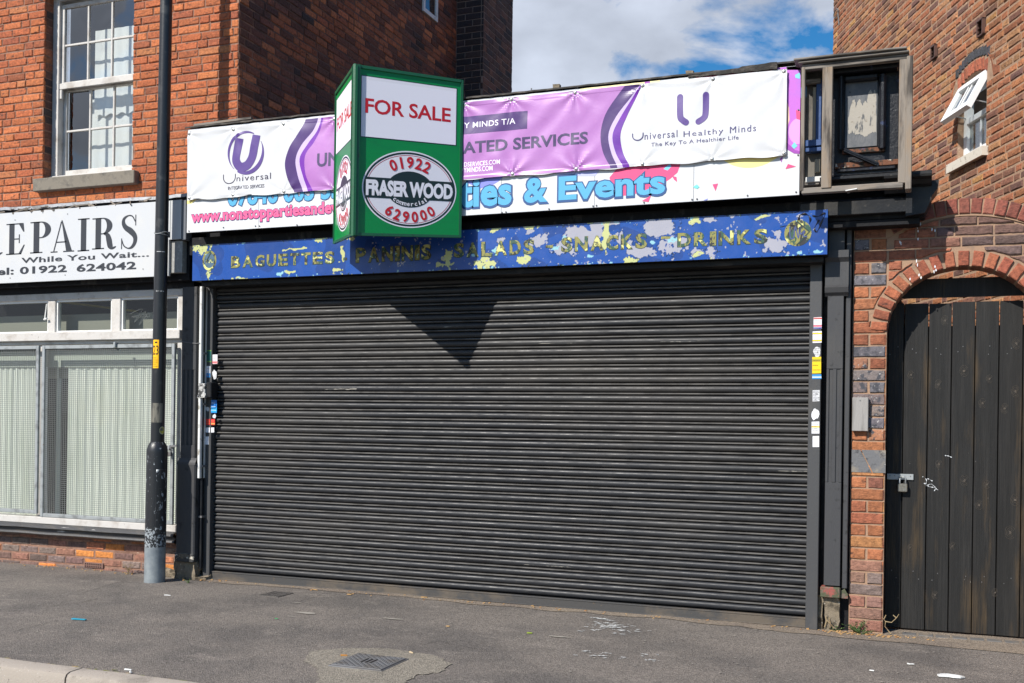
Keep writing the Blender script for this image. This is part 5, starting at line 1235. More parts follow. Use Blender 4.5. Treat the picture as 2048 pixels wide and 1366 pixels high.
# grey timber block on the pier
BK = thing('timber_block', (-.39, -.04, 1.42), 'short weathered timber block fixed to the brick pier beside the gate', 'timber block')
a, b = P(1704, 862, -.045), P(1737, 795, -.045)
obj('block', MB().bbox(a[0], b[0], -.048, -.006, a[1], b[1], .003), M('grey_block_timber', (.30, .285, .27), .85, layers=[((.13, .12, .11), 18, .5, .68, (1, 1, .08)), ((.30, .15, .06), 22, .71, .75)], bump=(.003, 60, (1, 1, .08))), BK)
obj('nail', MB().tube([(a[0]+.05, -.048, b[1]-.02), (a[0]+.05, -.052, b[1]-.02)], .004, 8), m_iron, BK)

# =================================================================== GATE
GT = thing('plank_gate', (.27, .23, 0), 'tall black stained plank gate under the brick arch', 'gate')
yg = .212; gaps = [PX(1772, yg), PX(1806.5, yg), PX(1855.5, yg), PX(1902, yg), PX(1949, yg), PX(1997, yg), PX(2045, yg), PX(2092, yg)]
gaps[0] = AX-ARX+.002; gaps[-1] = AX+ARX-.002
ztop = 2.328
r_ = random.Random(6)
for i, (a, b) in enumerate(zip(gaps[:-1], gaps[1:])):
    y = yg+r_.uniform(-.002, .003); mb = MB(); zb_g = .014+.004*r_.random()
    me = MB().bbox(a+.0028, b-.0028, y, y+.02, zb_g, ztop-(.004*i if i < 3 else 0), .003)
    obj('plank', me, m_plank, GT)
obj('back_sheet', MB().box(gaps[0], gaps[-1], yg+.051, yg+.058, .02, 2.165), m_dark, GT); obj('ledge', MB().box(gaps[0], gaps[-1], yg+.024, yg+.05, .35, .45), m_blackd, GT); obj('ledge', MB().box(gaps[0], gaps[-1], yg+.024, yg+.05, 1.95, 2.03), m_blackd, GT)
m_knot = M('knot', (.075, .06, .045), .6, layers=[((.02, .018, .016), 90, .5, .6)], bump=(.003, 80))
sh = []
for q in [(1822, 750, 5), (1877, 769, 6), (1928, 742, 7), (1979, 758, 5), (1965, 807, 6), (2031, 783, 7), (2009, 817, 6), (2033, 687, 7), (1929, 961, 7), (1974, 969, 5), (2030, 1000, 7), (2020, 1065, 8), (1990, 1185, 5), (1870, 1190, 5), (1958, 1010, 6), (1878, 928, 5), (1905, 1092, 5), (1820, 1095, 4), (1890, 641, 6)]:
    a = P(q[0], q[1], yg); k = q[2]/285*.8; rr_ = random.Random(q[0])
    sh.append(fan(blob(a[0], a[1], k*.42, k*.5, q[0], 12, .2)))
    for t in (.8, 1.25, 1.75): sh.append(ribbon([(a[0]+k*t*.8*math.cos(u)*(1+.12*rr_.uniform(-1, 1)), a[1]+k*t*1.15*math.sin(u)) for u in np.linspace(.3*t, 5.6, 22)], .0016))
nl = []
for a_, b_ in zip(gaps[:-1], gaps[1:]):
    for z_ in (.38, .42, 1.97, 2.01):
        nl.append(fan(ell((a_+b_)/2+random.uniform(-.04, .04), z_+random.uniform(-.01, .01), .0032, .0032, 8)))
decal('nail_head', join(*nl), plane(yg-.0036), m_iron, GT, kind='stuff')
decal('knot', join(*sh), plane(yg-.0033), m_knot, GT, kind='stuff')
sh = []
for pts in ([(1845, 953), (1853, 960), (1851, 972), (1862, 968), (1871, 976), (1868, 982)], [(1848, 966), (1858, 973), (1868, 975), (1876, 980)], [(1890, 911), (1897, 912), (1904, 915)], [(1855, 957), (1865, 962)]):
    sh.append(ribbon(spl([P(x, y, yg) for x, y in pts], 5), [.004+.003*math.sin(i*1.7) for i in range((len(pts)-1)*5+1)]))
decal('white_scuff', join(*sh), plane(yg-.0037), M('white_scuff_paint', (.6, .62, .64), .6, layers=[((.04, .04, .04), 60, .5, .56)]), GT)
zh = P(1800, 954, .19)[1]; hx0, hx1 = PX(1774, .2, 955), PX(1827, .2, 955)
obj('hasp', MB().bbox(hx0, hx1, .200, .2085, zh-.020, zh+.022, .002), m_galv, GT)
for x in (hx0+.02, hx0+.05, hx1-.02): obj('screw', MB().tube([(x, .2, zh+.008), (x, .197, zh+.008)], .004, 8), m_iron, GT)
PL = thing('padlock', (PX(1805, .18, 970), .18, zh-.09), 'steel padlock hanging from the gate hasp', 'padlock'); x = PL.location.x
obj('body', MB().bbox(x-.033, x+.033, .165, .190, zh-.105, zh-.045, .005), M('brushed_padlock', (.34, .32, .28), .35, metal=.8, layers=[((.15, .13, .1), 30, .5, .65)]), PL)
obj('shackle', MB().tube([(x-.02, .178, zh-.05), (x-.02, .178, zh-.01), (x-.012, .178, zh+.006), (x+.012, .178, zh+.006), (x+.02, .178, zh-.01), (x+.02, .178, zh-.05)], .0055, 8), m_galv, PL, smooth='all')
obj('engraving', MB().box(x-.022, x+.022, .1638, .1649, zh-.092, zh-.089).box(x-.022, x+.022, .1638, .1649, zh-.08, zh-.078), m_iron, PL)
LBd = thing('lintel_board', (.27, .215, 2.36), 'black board filling the arch above the gate', 'board')
zl0, zl1 = P(1925, 594, yg)[1], P(1925, 556, yg)[1]
mb = MB(); o = [(AX-ARX*.999+.01, zl0), (AX+ARX-.01, zl0)]
t1 = math.asin(min(1, (zl1-AZ)/ARZ)); t0 = math.asin((zl0-AZ)/ARZ)
pr = [(AX-ARX*math.cos(t0)-.02, zl0), (AX+ARX*math.cos(t0)+.02, zl0), (AX+ARX*math.cos(t1)+.04, zl1), (AX-ARX*math.cos(t1)-.04, zl1)]
mb.v = [(x, .203, z) for x, z in pr]+[(x, .225, z) for x, z in pr]; mb.f = [(0, 1, 2, 3), (7, 6, 5, 4)]+[(i, (i+1) % 4, 4+(i+1) % 4, 4+i) for i in range(4)]
obj('board', mb, m_plank, LBd)
# row of dark setts under the gate
for i in range(9):
    x = -.10+i*.108; gmb = MB().bbox(x, x+.098, .02, .115, -.03, .009+.002*(i % 2), .006); obj('sett', gmb, M('blue_sett', (.12, .115, .11), .8, layers=[((.2, .16, .12), 9, .5, .65)], bump=(.002, 60)), pave)
obj('sett_bed', MB().box(-.12, .9, .008, .125, -.04, .006), m_edge, pave)

# =================================================================== RIGHT BUILDING
RB = thing('brick_gable', (.7, 2.2, 0), 'tall orange brick side wall with a small arched white window behind the arch wall', 'building')
P1 = Vector((.715, 2.15, 0)); E1 = Vector((.383, -.924, 0)).normalized(); N1 = Vector((-.924, -.383, 0)).normalized()
fo = lambda u, w, d: tuple(P1+E1*u+N1*d+Vector((0, 0, w)))
def wq(px, py):
    d = ray(px, py); t = (P1-CAM).xy.dot(N1.xy)/d.xy.dot(N1.xy); p = CAM+d*t
    return ((p-P1).xy.dot(E1.xy), p.z)
class OB(MB):
    def obx(s, u0, u1, d0, d1, z0, z1):
        n = len(s.v); s.v += [fo(u, z, d) for z in (z0, z1) for d in (d0, d1) for u in (u0, u1)]
        s.f += [tuple(n+i for i in q) for q in ((0, 2, 3, 1), (4, 5, 7, 6), (0, 1, 5, 4), (2, 6, 7, 3), (0, 4, 6, 2), (1, 3, 7, 5))]; return s
ws0, ws1, wz0, wzs, wzr = -1.08, -.505, 3.985, 4.60, 4.735   # opening
us = -4.82
N_ = 14; mb = OB()
for (a, b, c, d) in [(us+.004, ws0, -.02, 8.6), (ws1, 2.2, -.02, 8.6), (ws0, ws1, -.02, wz0), (ws0, ws1, wzr+.002, 8.6)]: mb.obx(a, b, -.30, -.002, c, d)
obj('gable_wall', mb, m_mort_r, RB)
arcz = lambda u: wzs+(wzr-wzs)*math.sqrt(max(0, 1-((u-(ws0+ws1)/2)/((ws1-ws0)/2+.02))**2))
mb = OB()
for i in range(N_):
    a, b = ws0+(ws1-ws0)*i/N_, ws0+(ws1-ws0)*(i+1)/N_; n = len(mb.v)
    mb.v += [fo(a, arcz(a), -.006), fo(b, arcz(b), -.006), fo(b, wzr+.01, -.006), fo(a, wzr+.01, -.006), fo(a, arcz(a), -.15), fo(b, arcz(b), -.15)]; mb.f += [(n, n+1, n+2, n+3), (n, n+4, n+5, n+1)]
obj('arch_mortar', mb, m_mort_r, RB)
obj('front_return', MB().box(1.56, 4.5, .10, .4, 0, 8.6), m_mort_r, RB)
obj('rear_wall', OB().obx(us, us+.3, -4, -.301, 0, 8.6), m_mort_r, RB)
palO = [((.36, .140, .062), 4), ((.30, .110, .052), 3.5), ((.37, .18, .085), 2), ((.21, .095, .06), 2.5), ((.16, .08, .06), 1), ((.44, .22, .08), .35)]
cands = []; r_ = random.Random(33)
def inarch(a, b, c, d):
    m = (a+b)/2; zc = (c+d)/2; cu = (ws0+ws1)/2
    if not (ws0-.10 < m < ws1+.10) or zc < wzs-.05: return False
    return zc < arch_o(m)
arch_o = lambda u: wzs+.0+(.265+.03)*math.sqrt(max(0, 1-((u-(ws0+ws1)/2)/((ws1-ws0)/2+.13))**2))+.03
def patO(row, r): return (r.uniform(0, .2), r.choice([[.225, .225, .115], [.225, .115], [.225]]))
for (a, b, c, d) in courses(us, 2.15, 2.0, 8.5, .0735, patO, .014, 14, [(ws0-.005, ws1+.005, wz0-.07, 4.62)]):
    if c > wzs-.06 and inarch(a, b, c, d): continue
    o = rect_out(a, b, c, d, 4)
    if wzs-.06 < c < 5.0 and a < ws1+.13 and b > ws0-.13:
        o = [(u, w) if w > arch_o(u)+.0 or not (ws0-.12 < u < ws1+.12) else (u, arch_o(u)+.002) for u, w in o]
        if max(p[1] for p in o)-min(p[1] for p in o) < .02 or min(p[1] for p in o) > d: continue
    q = noise.noise(Vector((a*1.2, c*1.2, 3)))
    col = pickc(r_, palO, .2); k = 1+.25*q; col = tuple(x*k for x in col)
    cands.append(dict(o=o, fr=fo, p=r_.uniform(.001, .009), c=col, b=.007, hid=(c < 2.9)))
for i in range(9):      # inner red ring and outer blue headers of the window arch
    u = ws0-.01+(ws1-ws0+.02)*(i+.5)/9; nx_ = (u-(ws0+ws1)/2)*.55; hw = .027
    z0 = wzs+(wzr-wzs)*math.sqrt(max(.05, 1-((u-(ws0+ws1)/2)/((ws1-ws0)/2+.03))**2)); 
    cands.append(dict(o=[(u-hw, z0+.004), (u+hw, z0+.004), (u+hw+nx_*.1, z0+.11), (u-hw+nx_*.1, z0+.11)], fr=fo, p=.006, c=pickc(r_, [((.36, .11, .06), 1)]), b=.004))
for i in range(11):
    u = ws0-.06+(ws1-ws0+.12)*(i+.5)/11; hw = .027
    z0 = wzs+(wzr-wzs)*math.sqrt(max(.05, 1-((u-(ws0+ws1)/2)/((ws1-ws0)/2+.09))**2))+.125
    cands.append(dict(o=[(u-hw, z0), (u+hw, z0), (u+hw, z0+.085), (u-hw, z0+.085)], fr=fo, p=.007, c=pickc(r_, [((.055, .055, .065), 1)]), b=.004))
lay(cands, 300, RB, m_br_o, m_br_a)
mbr = MB(); k_ = 0
for (a, b, c, d) in courses(1.56, 4.5, 0, 8.5, .0735, lambda row, r: (r.uniform(0, .2), [.225, .225, .115]), .012, 61):
    k_ += 1; brick_mesh(mbr, rect_out(a, b, c, d, 1), fnorm(.10), r_.uniform(.002, .007), .005, k_, pickc(r_, palO, .2))
obj('front_brickwork', mbr, m_br_a, RB, kind='stuff', cols=mbr.c)
# white casement window in the gable
CWN = obj('casement_window', OB().obx(ws0+.004, ws0+.07, -.12, -.055, wz0+.005, 4.60).obx(ws1-.07, ws1-.004, -.12, -.055, wz0+.005, 4.60).obx(ws0+.07, ws1-.07, -.12, -.055, wz0+.005, wz0+.065).obx(ws0+.07, ws1-.07, -.12, -.05, 4.325, 4.375), m_upvc, RB)
mb = OB(); N_ = 16
for i in range(N_):
    a, b = ws0+(ws1-ws0)*i/N_, ws0+(ws1-ws0)*(i+1)/N_; n = len(mb.v)
    mb.v += [fo(a, 4.55, -.05), fo(b, 4.55, -.05), fo(b, arcz(b)+.01, -.05), fo(a, arcz(a)+.01, -.05)]; mb.f.append((n, n+1, n+2, n+3))
obj('arched_head_board', mb, m_upvc, CWN)
obj('pane', OB().obx(ws0+.07, ws1-.07, -.09, -.085, wz0+.065, 4.325), m_glass, CWN)
obj('gap_dark', OB().obx(ws0+.07, ws1-.07, -.29, -.28, wz0, 4.6), M('bathroom_blind', (.26, .27, .28), .8), CWN)
obj('glazing_bar', OB().obx((ws0+ws1)/2+.02, (ws0+ws1)/2+.035, -.083, -.07, wz0+.065, 4.325), m_upvc, CWN)
HZ, HL, HA = 4.665, .37, math.radians(28)
def sh_(u, l, k): # u along, l down the sash, k thickness outwards
    d = math.sin(HA)*l+math.cos(HA)*k-.04; z = HZ-math.cos(HA)*l+math.sin(HA)*k
    return fo(u, z, d)
def sbx(mb, u0, u1, l0, l1, k0, k1):
    n = len(mb.v); mb.v += [sh_(u, l, k) for k in (k0, k1) for l in (l0, l1) for u in (u0, u1)]
    mb.f += [tuple(n+i for i in q) for q in ((0, 2, 3, 1), (4, 5, 7, 6), (0, 1, 5, 4), (2, 6, 7, 3), (0, 4, 6, 2), (1, 3, 7, 5))]; return mb
u0, u1 = ws0+.01, ws1-.01; w_f = .06
mb = MB(); sbx(mb, u0, u0+w_f, 0, HL, 0, .05); sbx(mb, u1-w_f, u1, 0, HL, 0, .05); sbx(mb, u0+w_f, u1-w_f, 0, w_f, 0, .05); sbx(mb, u0+w_f, u1-w_f, HL-w_f, HL, 0, .05)
os_ = obj('opening_sash', mb, m_upvc, CWN)
obj('sash_pane', sbx(MB(), u0+w_f, u1-w_f, w_f, HL-w_f, .02, .028), m_glass, CWN)
for t in (.36, .5): obj('sash_bar', sbx(MB(), u0+w_f+(u1-u0)*t*.9, u0+w_f+(u1-u0)*t*.9+.012, w_f, HL-w_f, .029, .036), m_upvc, CWN)
for u in (u0+.03, u1-.03): obj('stay', MB().bar(sh_(u, HL*.75, 0), fo(u, 4.39, -.06), .012, .008), m_galv, CWN)
obj('stone_sill', OB().obx(-1.205, -.465, -.05, .055, 3.900, 3.984), m_stone, RB)
for (px, py, w, h, lab) in ((1871.5, 104, .10, .13, 'x'), (1966, 55, .115, .15, 'x')):
    u, z = wq(px, py); m_v = M('brown_vent_plastic', (.10, .055, .045), .5)
    v = obj('wall_vent', OB().obx(u-w/2, u-w/2+.012, -.0, .035, z-h/2, z+h/2).obx(u+w/2-.012, u+w/2, 0, .035, z-h/2, z+h/2).obx(u-w/2, u+w/2, 0, .04, z+h/2-.015, z+h/2).obx(u-w/2, u+w/2, 0, .03, z-h/2, z-h/2+.012), m_v, RB)
    for k in range(3):
        zz = z-h/2+.02+k*(h-.03)/3; mb = OB(); n = 0; mb.v = [fo(u-w/2+.012, zz+.03, .002), fo(u+w/2-.012, zz+.03, .002), fo(u+w/2-.012, zz+.008, .032), fo(u-w/2+.012, zz+.008, .032)]; mb.f = [(0, 1, 2, 3)]
        obj('louvre', mb, m_v, v)
    obj('vent_back', OB().obx(u-w/2, u+w/2, -.004, .002, z-h/2, z+h/2), m_dark, v)
u, z = wq(1675, 27); mb = MB(); pts = [fo(u+.09*math.cos(t), z+.05*math.sin(t), .02) for t in np.linspace(0, 6.28, 13)]; obj('iron_bracket', mb.tube(pts, .008, 6).tube([fo(u+.08, z-.03, .02), fo(u+.10, z-.19, .01)], .009, 6), m_iron, RB)

# =================================================================== V-SHAPED SALE BOARD
vC = Vector((-3.922, -.97, 0)); vL = Vector((-4.446, -.362, 0)); vR = Vector((-3.322, -.362, 0)); VZ0, VH = 2.806, 1.240
VB = thing('for_sale_board', (-3.88, -.6, 2.8), 'green and white V shaped for sale board of an estate agent projecting from the fascia', 'sale board')
m_grn = M('green_board_print', K(0, 130, 62), .35, layers=[(K(4, 120, 62), 4, .5, .7, (.3, 1, 3))], bump=(.0012, 6, (.6, .6, 9)))
m_grf = M('green_board_frame', K(26, 88, 58), .4, layers=[(K(40, 60, 46), 30, .6, .7)], bump=(.001, 40))
m_wb = M('white_board_print', K(225, 224, 232), .4, bump=(.0005, 60)); m_red = flat('sale_red', (190, 24, 36), .4); m_rd2 = flat('sale_red_line', (170, 30, 40)); m_blk = M('sale_black', K(22, 40, 40), .4); m_gs = flat('white_overlay', (232, 231, 240), .4)
ZB = {0: (2.803, 4.066), 1: (2.862, 4.088), 2: (2.857, 4.072)}   # the three upright edges are not quite equal
for side, (A, B, za, zb3) in enumerate(((vC, vR, ZB[0], ZB[2]), (vL, vC, ZB[1], ZB[0]))):
    D = (B-A).normalized(); LN = (B-A).length; NN = Vector((D.y, -D.x, 0))
    def zz_(s, t, za=za, zb3=zb3, LN=LN):
        q = s/LN; lo = za[0]+(zb3[0]-za[0])*q; hi = za[1]+(zb3[1]-za[1])*q; return lo+(hi-lo)*t/VH
    fr = lambda k, A=A, D=D, NN=NN, zz_=zz_: (lambda s, t: tuple(A+D*s+NN*(.001*k)+Vector((0, 0, zz_(s, t)))))
    def pbx(name, s0, s1, t0, t1, k0, k1, mat):
        mb = MB(); mb.v = [tuple(A+D*s+NN*k+Vector((0, 0, zz_(s, t)))) for t in (t0, t1) for k in (k0, k1) for s in (s0, s1)]
        mb.f = [(0, 2, 3, 1), (4, 5, 7, 6), (0, 1, 5, 4), (2, 6, 7, 3), (0, 4, 6, 2), (1, 3, 7, 5)]; return obj(name, mb, mat, VB)
    bd = pbx('board', .012, LN-.012, .012, VH-.012, -.006, 0, m_grn)
    fwid = .026
    w0, w1 = (.036, .020) if side == 0 else (.018, .052)
    pbx('board_frame', 0, w0, 0, VH, -.014, .018 if side == 0 else .010, m_grf); pbx('board_frame', LN-w1, LN, 0, VH, -.014, .010 if side == 0 else .014, m_grf)
    if side == 0: pbx('frame_ridge', .008, .014, .01, VH-.01, .018, .024, m_grf)
    else: pbx('frame_ridge', LN-.036, LN-.030, .01, VH-.01, .014, .020, m_grf); pbx('frame_ridge', LN-.014, LN-.009, .01, VH-.01, .014, .020, m_grf)
    pbx('board_frame', .02, LN-.02, 0, .020, -.013, .009, m_grf); pbx('board_frame', .02, LN-.02, VH-.022, VH, -.013, .012, m_grf)
    def dd(nm, sh, k, mat): decal(nm, sh if isinstance(sh, tuple) else tess(sh), fr(k), mat, bd)
    s0, s1 = LN*.052, LN*.945; t1, t0 = VH*(1-.055), VH*(1-.42)
    dd('white_panel', [(s0, t0), (s1, t0), (s1, t1), (s0, t1)], 1, m_blk); dd('white_panel', [(s0+.006, t0+.006), (s1-.006, t0+.006), (s1-.006, t1-.006), (s0+.006, t1-.006)], 1.6, m_wb)
    dd('overlay_sticker', [(s0+.04, t0+.007), (s1-.007, t0+.007), (s1-.007, t1-.03), (s0+.05, t1-.03)], 2.2, m_gs)
    ax = LN*.105 if side == 0 else LN*.12
    dd('lettering', fit(text('FOR SALE', .018, 0, .97), ax-.010, VH*(1-.276), LN*.885, VH*(1-.187)), 3, m_red)
    cx, cy = LN*.512, VH*(1-.712); rx, ry = LN*.438, VH*.234
    dd('oval', fan(ell(cx, cy, rx, ry, 64)), 1, m_wb); dd('oval_ring', ring(cx, cy, rx-.010, ry-.010, .014, 64), 1.6, m_blk); dd('oval_ring', ring(cx, cy, rx-.032, ry-.032, .004, 64), 1.6, m_rd2)
    dd('oval_centre', fan(ell(cx, cy, rx*.50, ry*.47, 48)), 2.2, m_blk)
    bh = ry*.26
    xx = (rx-.012)*math.sqrt(1-(bh/(ry-.012))**2)
    dd('name_band', [(cx-xx, cy-bh), (cx+xx, cy-bh), (cx+xx, cy+bh), (cx-xx, cy+bh)], 2.3, m_blk)
    dd('lettering', fit(text('FRASER WOOD', .05, 0, .96), cx-rx*.92, cy-bh*.80, cx+rx*.92, cy+bh*.78), 3, m_wb)
    def arc(s, r_x, r_y, a0, a1, h, mat, flip=False, bold=.03, wk=.62):
        n = len(s)
        for i, ch in enumerate(s):
            t = a0+(a1-a0)*i/(n-1); px_, py_ = cx+r_x*math.cos(t), cy+r_y*math.sin(t)
            g = text(ch, bold); wv = (.20 if ch in '1il' else (.85 if ch == 'm' else .6))*h*wk/.6
            if h < .05: wv = (.30 if ch in 'il' else (.9 if ch == 'm' else .6))*h
            hh = h*(1 if (ch.isdigit() or ch == 'l') else (.72 if ch not in 'i' else .95)); V, Fc = fit(g, -wv/2, -h/2, wv/2, -h/2+hh)
            nx2, ny2 = math.cos(t)*r_y, math.sin(t)*r_x; an = math.atan2(ny2, nx2)-math.pi/2 if not flip else math.atan2(ny2, nx2)+math.pi/2
            c_, s_ = math.cos(an), math.sin(an)
            dd('lettering', ([(px_+x*c_-y*s_, py_+x*s_+y*c_) for x, y in V], Fc), 3.4, mat)
    arc('01922', rx*.70, ry*.70, math.radians(121), math.radians(60), .088, m_red)
    arc('629000', rx*.70, ry*.72, math.radians(232), math.radians(310), .084, m_red, True)
    arc('commercial', rx*.44, ry*.38, math.radians(224), math.radians(318), .034, m_wb, True, .02)
    pbx('board_back', .02, LN-.02, .02, VH-.02, -.012, -.007, m_pboard)
obj('corner_post', MB().bbox(vC.x-.013, vC.x+.012, vC.y-.012, vC.y+.035, 2.798, 4.070, .003), m_grf, VB)
for z in (VZ0+.25, VZ0+1.0): obj('fixing_arm', MB().bar((vC.x, vC.y+.03, z), (vC.x, -.36, z), .03, .03), m_galv, VB)
for (x, z) in ((vC.x, VZ0+.62),): obj('fixing_rail', MB().bar((vL.x+.02, -.362, VZ0+.25), (vR.x-.02, -.362, VZ0+.25), .03, .012), m_galv, VB)

# =================================================================== LAMP POST
LP = thing('lamp_post', (-6.215, -.335, 0), 'black painted lamp post with chipped lower sleeve and bare galvanised foot', 'lamp post')
lx, ly = -6.215, -.335; lean = .0078
m_ls = M('chipped_black_post', (.016, .017, .020), .38, layers=[((.30, .33, .35), 34, .640, .655, (1, 1, .7), 8), ((.36, .39, .41), 75, .675, .69, (1, 1, .8))], bump=(.0015, 40))
m_lf = M('bare_galvanised_foot', (.20, .225, .245), .5, metal=.25, layers=[((.32, .35, .36), 7, .45, .7), ((.10, .11, .12), 40, .66, .72)], bump=(.001, 60))
def lathe(prof, seg=28, cx=lx, cy=ly):
    mb = MB(); k = len(prof)
    for (r, z) in prof:
        for i in range(seg): a = 2*math.pi*i/seg; mb.v.append((cx+lean*z+r*math.cos(a), cy+r*math.sin(a), z))
    for j in range(k-1):
        for i in range(seg): mb.f.append((j*seg+i, j*seg+(i+1) % seg, (j+1)*seg+(i+1) % seg, (j+1)*seg+i))
    return mb
zf = P(300, 1095, -.42)[1]
obj('foot', lathe([(.089, -.03), (.089, zf)]), m_lf, LP, smooth='all')
obj('sleeve_chips', lathe([(.0892, zf), (.0892, zf+.16)]), M('flaked_band', (.016, .017, .020), .4, layers=[((.30, .33, .35), 50, .50, .53)], bump=(.001, 50)), LP, smooth='all')
obj('sleeve', lathe([(.0893, zf+.16), (.0893, 1.135), (.088, 1.155), (.080, 1.185), (.068, 1.21), (.0585, 1.222)]), m_ls, LP, smooth='all')
obj('pole', lathe([(.0575, 1.215), (.0572, 2.4), (.053, 4.5), (.050, 6.2), (.045, 8.0)]), m_lamp, LP, smooth='all')
obj('lantern_arm', MB().tube([(lx+lean*8, ly, 7.95), (lx+lean*8, ly-.3, 8.15), (lx+lean*8, ly-1.0, 8.2)], .03, 10), m_lamp, LP, smooth='all')
obj('lantern', MB().bbox(lx+lean*8-.12, lx+lean*8+.12, ly-1.55, ly-.95, 8.13, 8.24, .04), m_galv, LP)
def cyl(r, off=0):  # (arc, z) -> surface of the post, arc 0 faces the camera
    a00 = math.atan2(CAM.y-ly, CAM.x-lx)
    return lambda s, z: (lx+lean*z+(r+off)*math.cos(a00+s/r), ly+(r+off)*math.sin(a00+s/r), z)
mb = MB(); nn = 10; c2 = cyl(.0893, .007); c1 = cyl(.0893, 0)
s0, s1, z0, z1 = -.005, .092, .42, .985
for i in range(nn+1):
    s = s0+(s1-s0)*i/nn; mb.v += [c1(s, z0), c2(s+(.003 if i == 0 else 0), z0+.004+(.015 if i in (0, nn) else 0)), c2(s+(.003 if i == 0 else 0), z1-.004-(.015 if i in (0, nn) else 0)), c1(s, z1)]
for i in range(nn):
    for k in range(3): mb.f.append((4*i+k, 4*i+4+k, 4*i+5+k, 4*i+1+k))
mb.f += [(0, 1, 2, 3), tuple(4*nn+k for k in range(4))]
m_door = M('badly_chipped_door', (.016, .017, .020), .38, layers=[((.32, .35, .37), 30, .590, .605, (1, 1, .6), 8), ((.3, .33, .35), 70, .65, .66)], bump=(.0015, 40))
obj('access_door', mb, m_door, LP, smooth=True, label='chipped access door of the post')
def pdecal(nm, s0, s1, z0, z1, r, mat, off=.001, parent=LP, **kw):
    mb = MB(); n = 8; f = cyl(r, off)
    for i in range(n+1): s = s0+(s1-s0)*i/n; mb.v += [f(s, z0), f(s, z1)]
    mb.f = [(2*i, 2*i+2, 2*i+3, 2*i+1) for i in range(n)]; return obj(nm, mb, mat, parent, **kw)
zy0, zy1 = P(303, 736, -.42)[1], P(303, 679, -.42)[1]; rp = .0573
m_y = flat('yellow_label', (255, 190, 0)); st = pdecal('number_label', -.058, -.004, zy0, zy1, rp, m_y, label='yellow label with black number 23')
m_k = flat('label_black', (30, 24, 10))
decal('digits', fit(text('23', .006), -.057, zy0+(zy1-zy0)*.47, -.007, zy0+(zy1-zy0)*.80), cyl(rp, .0016), m_k, st, conf=.01)
for k in range(5): pdecal('print_line', -.056, -.012-.012*(k % 3 == 1), zy0+.015+k*.018, zy0+.019+k*.018, rp, m_k, .0016, st)
pdecal('print_line', -.04, -.018, zy1-.03, zy1-.016, rp, m_k, .0016, st)
m_tape = M('torn_tape_residue', (.16, .15, .12), .6, layers=[((.03, .03, .03), 22, .48, .56, (2, 2, .25)), ((.45, .42, .34), 30, .64, .67, (2, 2, .2))])
pdecal('tape_residue', -.075, .04, P(305, 845, -.42)[1], P(305, 806, -.42)[1], rp, m_tape)
m_yc = flat('yellow_green_sticker', (190, 180, 60)); zc_ = P(313, 861, -.42)[1]
decal('round_sticker', fan(ell(.042, zc_, .030, .034, 20)), cyl(rp, .001), M('pale_sticker_edge', (.45, .44, .30), .5), LP)
decal('round_sticker', fan(ell(.042, zc_, .024, .028, 20)), cyl(rp, .0016), M('smudged_yellow_sticker', K(186, 176, 60), .5, layers=[((.12, .12, .11), 30, .48, .56)]), LP)
for q in (672, 640): pass
for pyy in (503, 582): zq = P(311, pyy, -.4)[1]; pdecal('white_scratch', -.04, .03, zq-.002, zq+.004, rp*.98, M('scratched_paint', (.5, .5, .5), .6, layers=[((.03, .03, .03), 40, .5, .56)]), .0012)
zq = P(311, 465, -.4)[1]
mb = MB(); f = cyl(.0575, .004); mb.tube([f(s, zq+.012*math.sin(s*40)-.12*s*.3) for s in np.linspace(-.09, .10, 16)], .0035, 5).tube([f(s, zq-.012-.1*s) for s in np.linspace(-.09, .10, 16)], .003, 5); obj('wire_tie', mb, m_galv, LP)
obj('wire_tie_knot', MB().bar(f(.085, zq+.02), f(.09, zq-.03), .012, .012), m_iron, LP)

# =================================================================== SMALL THINGS
# key switch box
KS = thing('key_switch', (PX(405, -.06, 780), -.06, 1.64), 'battered key switch box with a chrome lock beside the left shutter guide', 'key switch')
a, b = P(398, 795, -.10), P(412, 767, -.10)
obj('box', MB().bbox(a[0], b[0], -.115, .0, a[1], b[1], .004), M('scuffed_switch_box', (.5, .49, .47), .5, layers=[((.05, .05, .05), 22, .48, .52), ((.45, .06, .06), 25, .66, .69)]), KS)
obj('guard_box', MB().bbox(b[0]+.001, b[0]+.055, -.10, .0, a[1]+.0, b[1]+.012, .006), m_black, KS)
obj('wire_loop', MB().tube([(a[0], -.118, a[1]+.02), (a[0]+.01, -.135, a[1]-.004), (b[0]+.01, -.135, a[1]), (b[0]+.01, -.118, a[1]+.035)], .003, 6), m_bolt, KS)
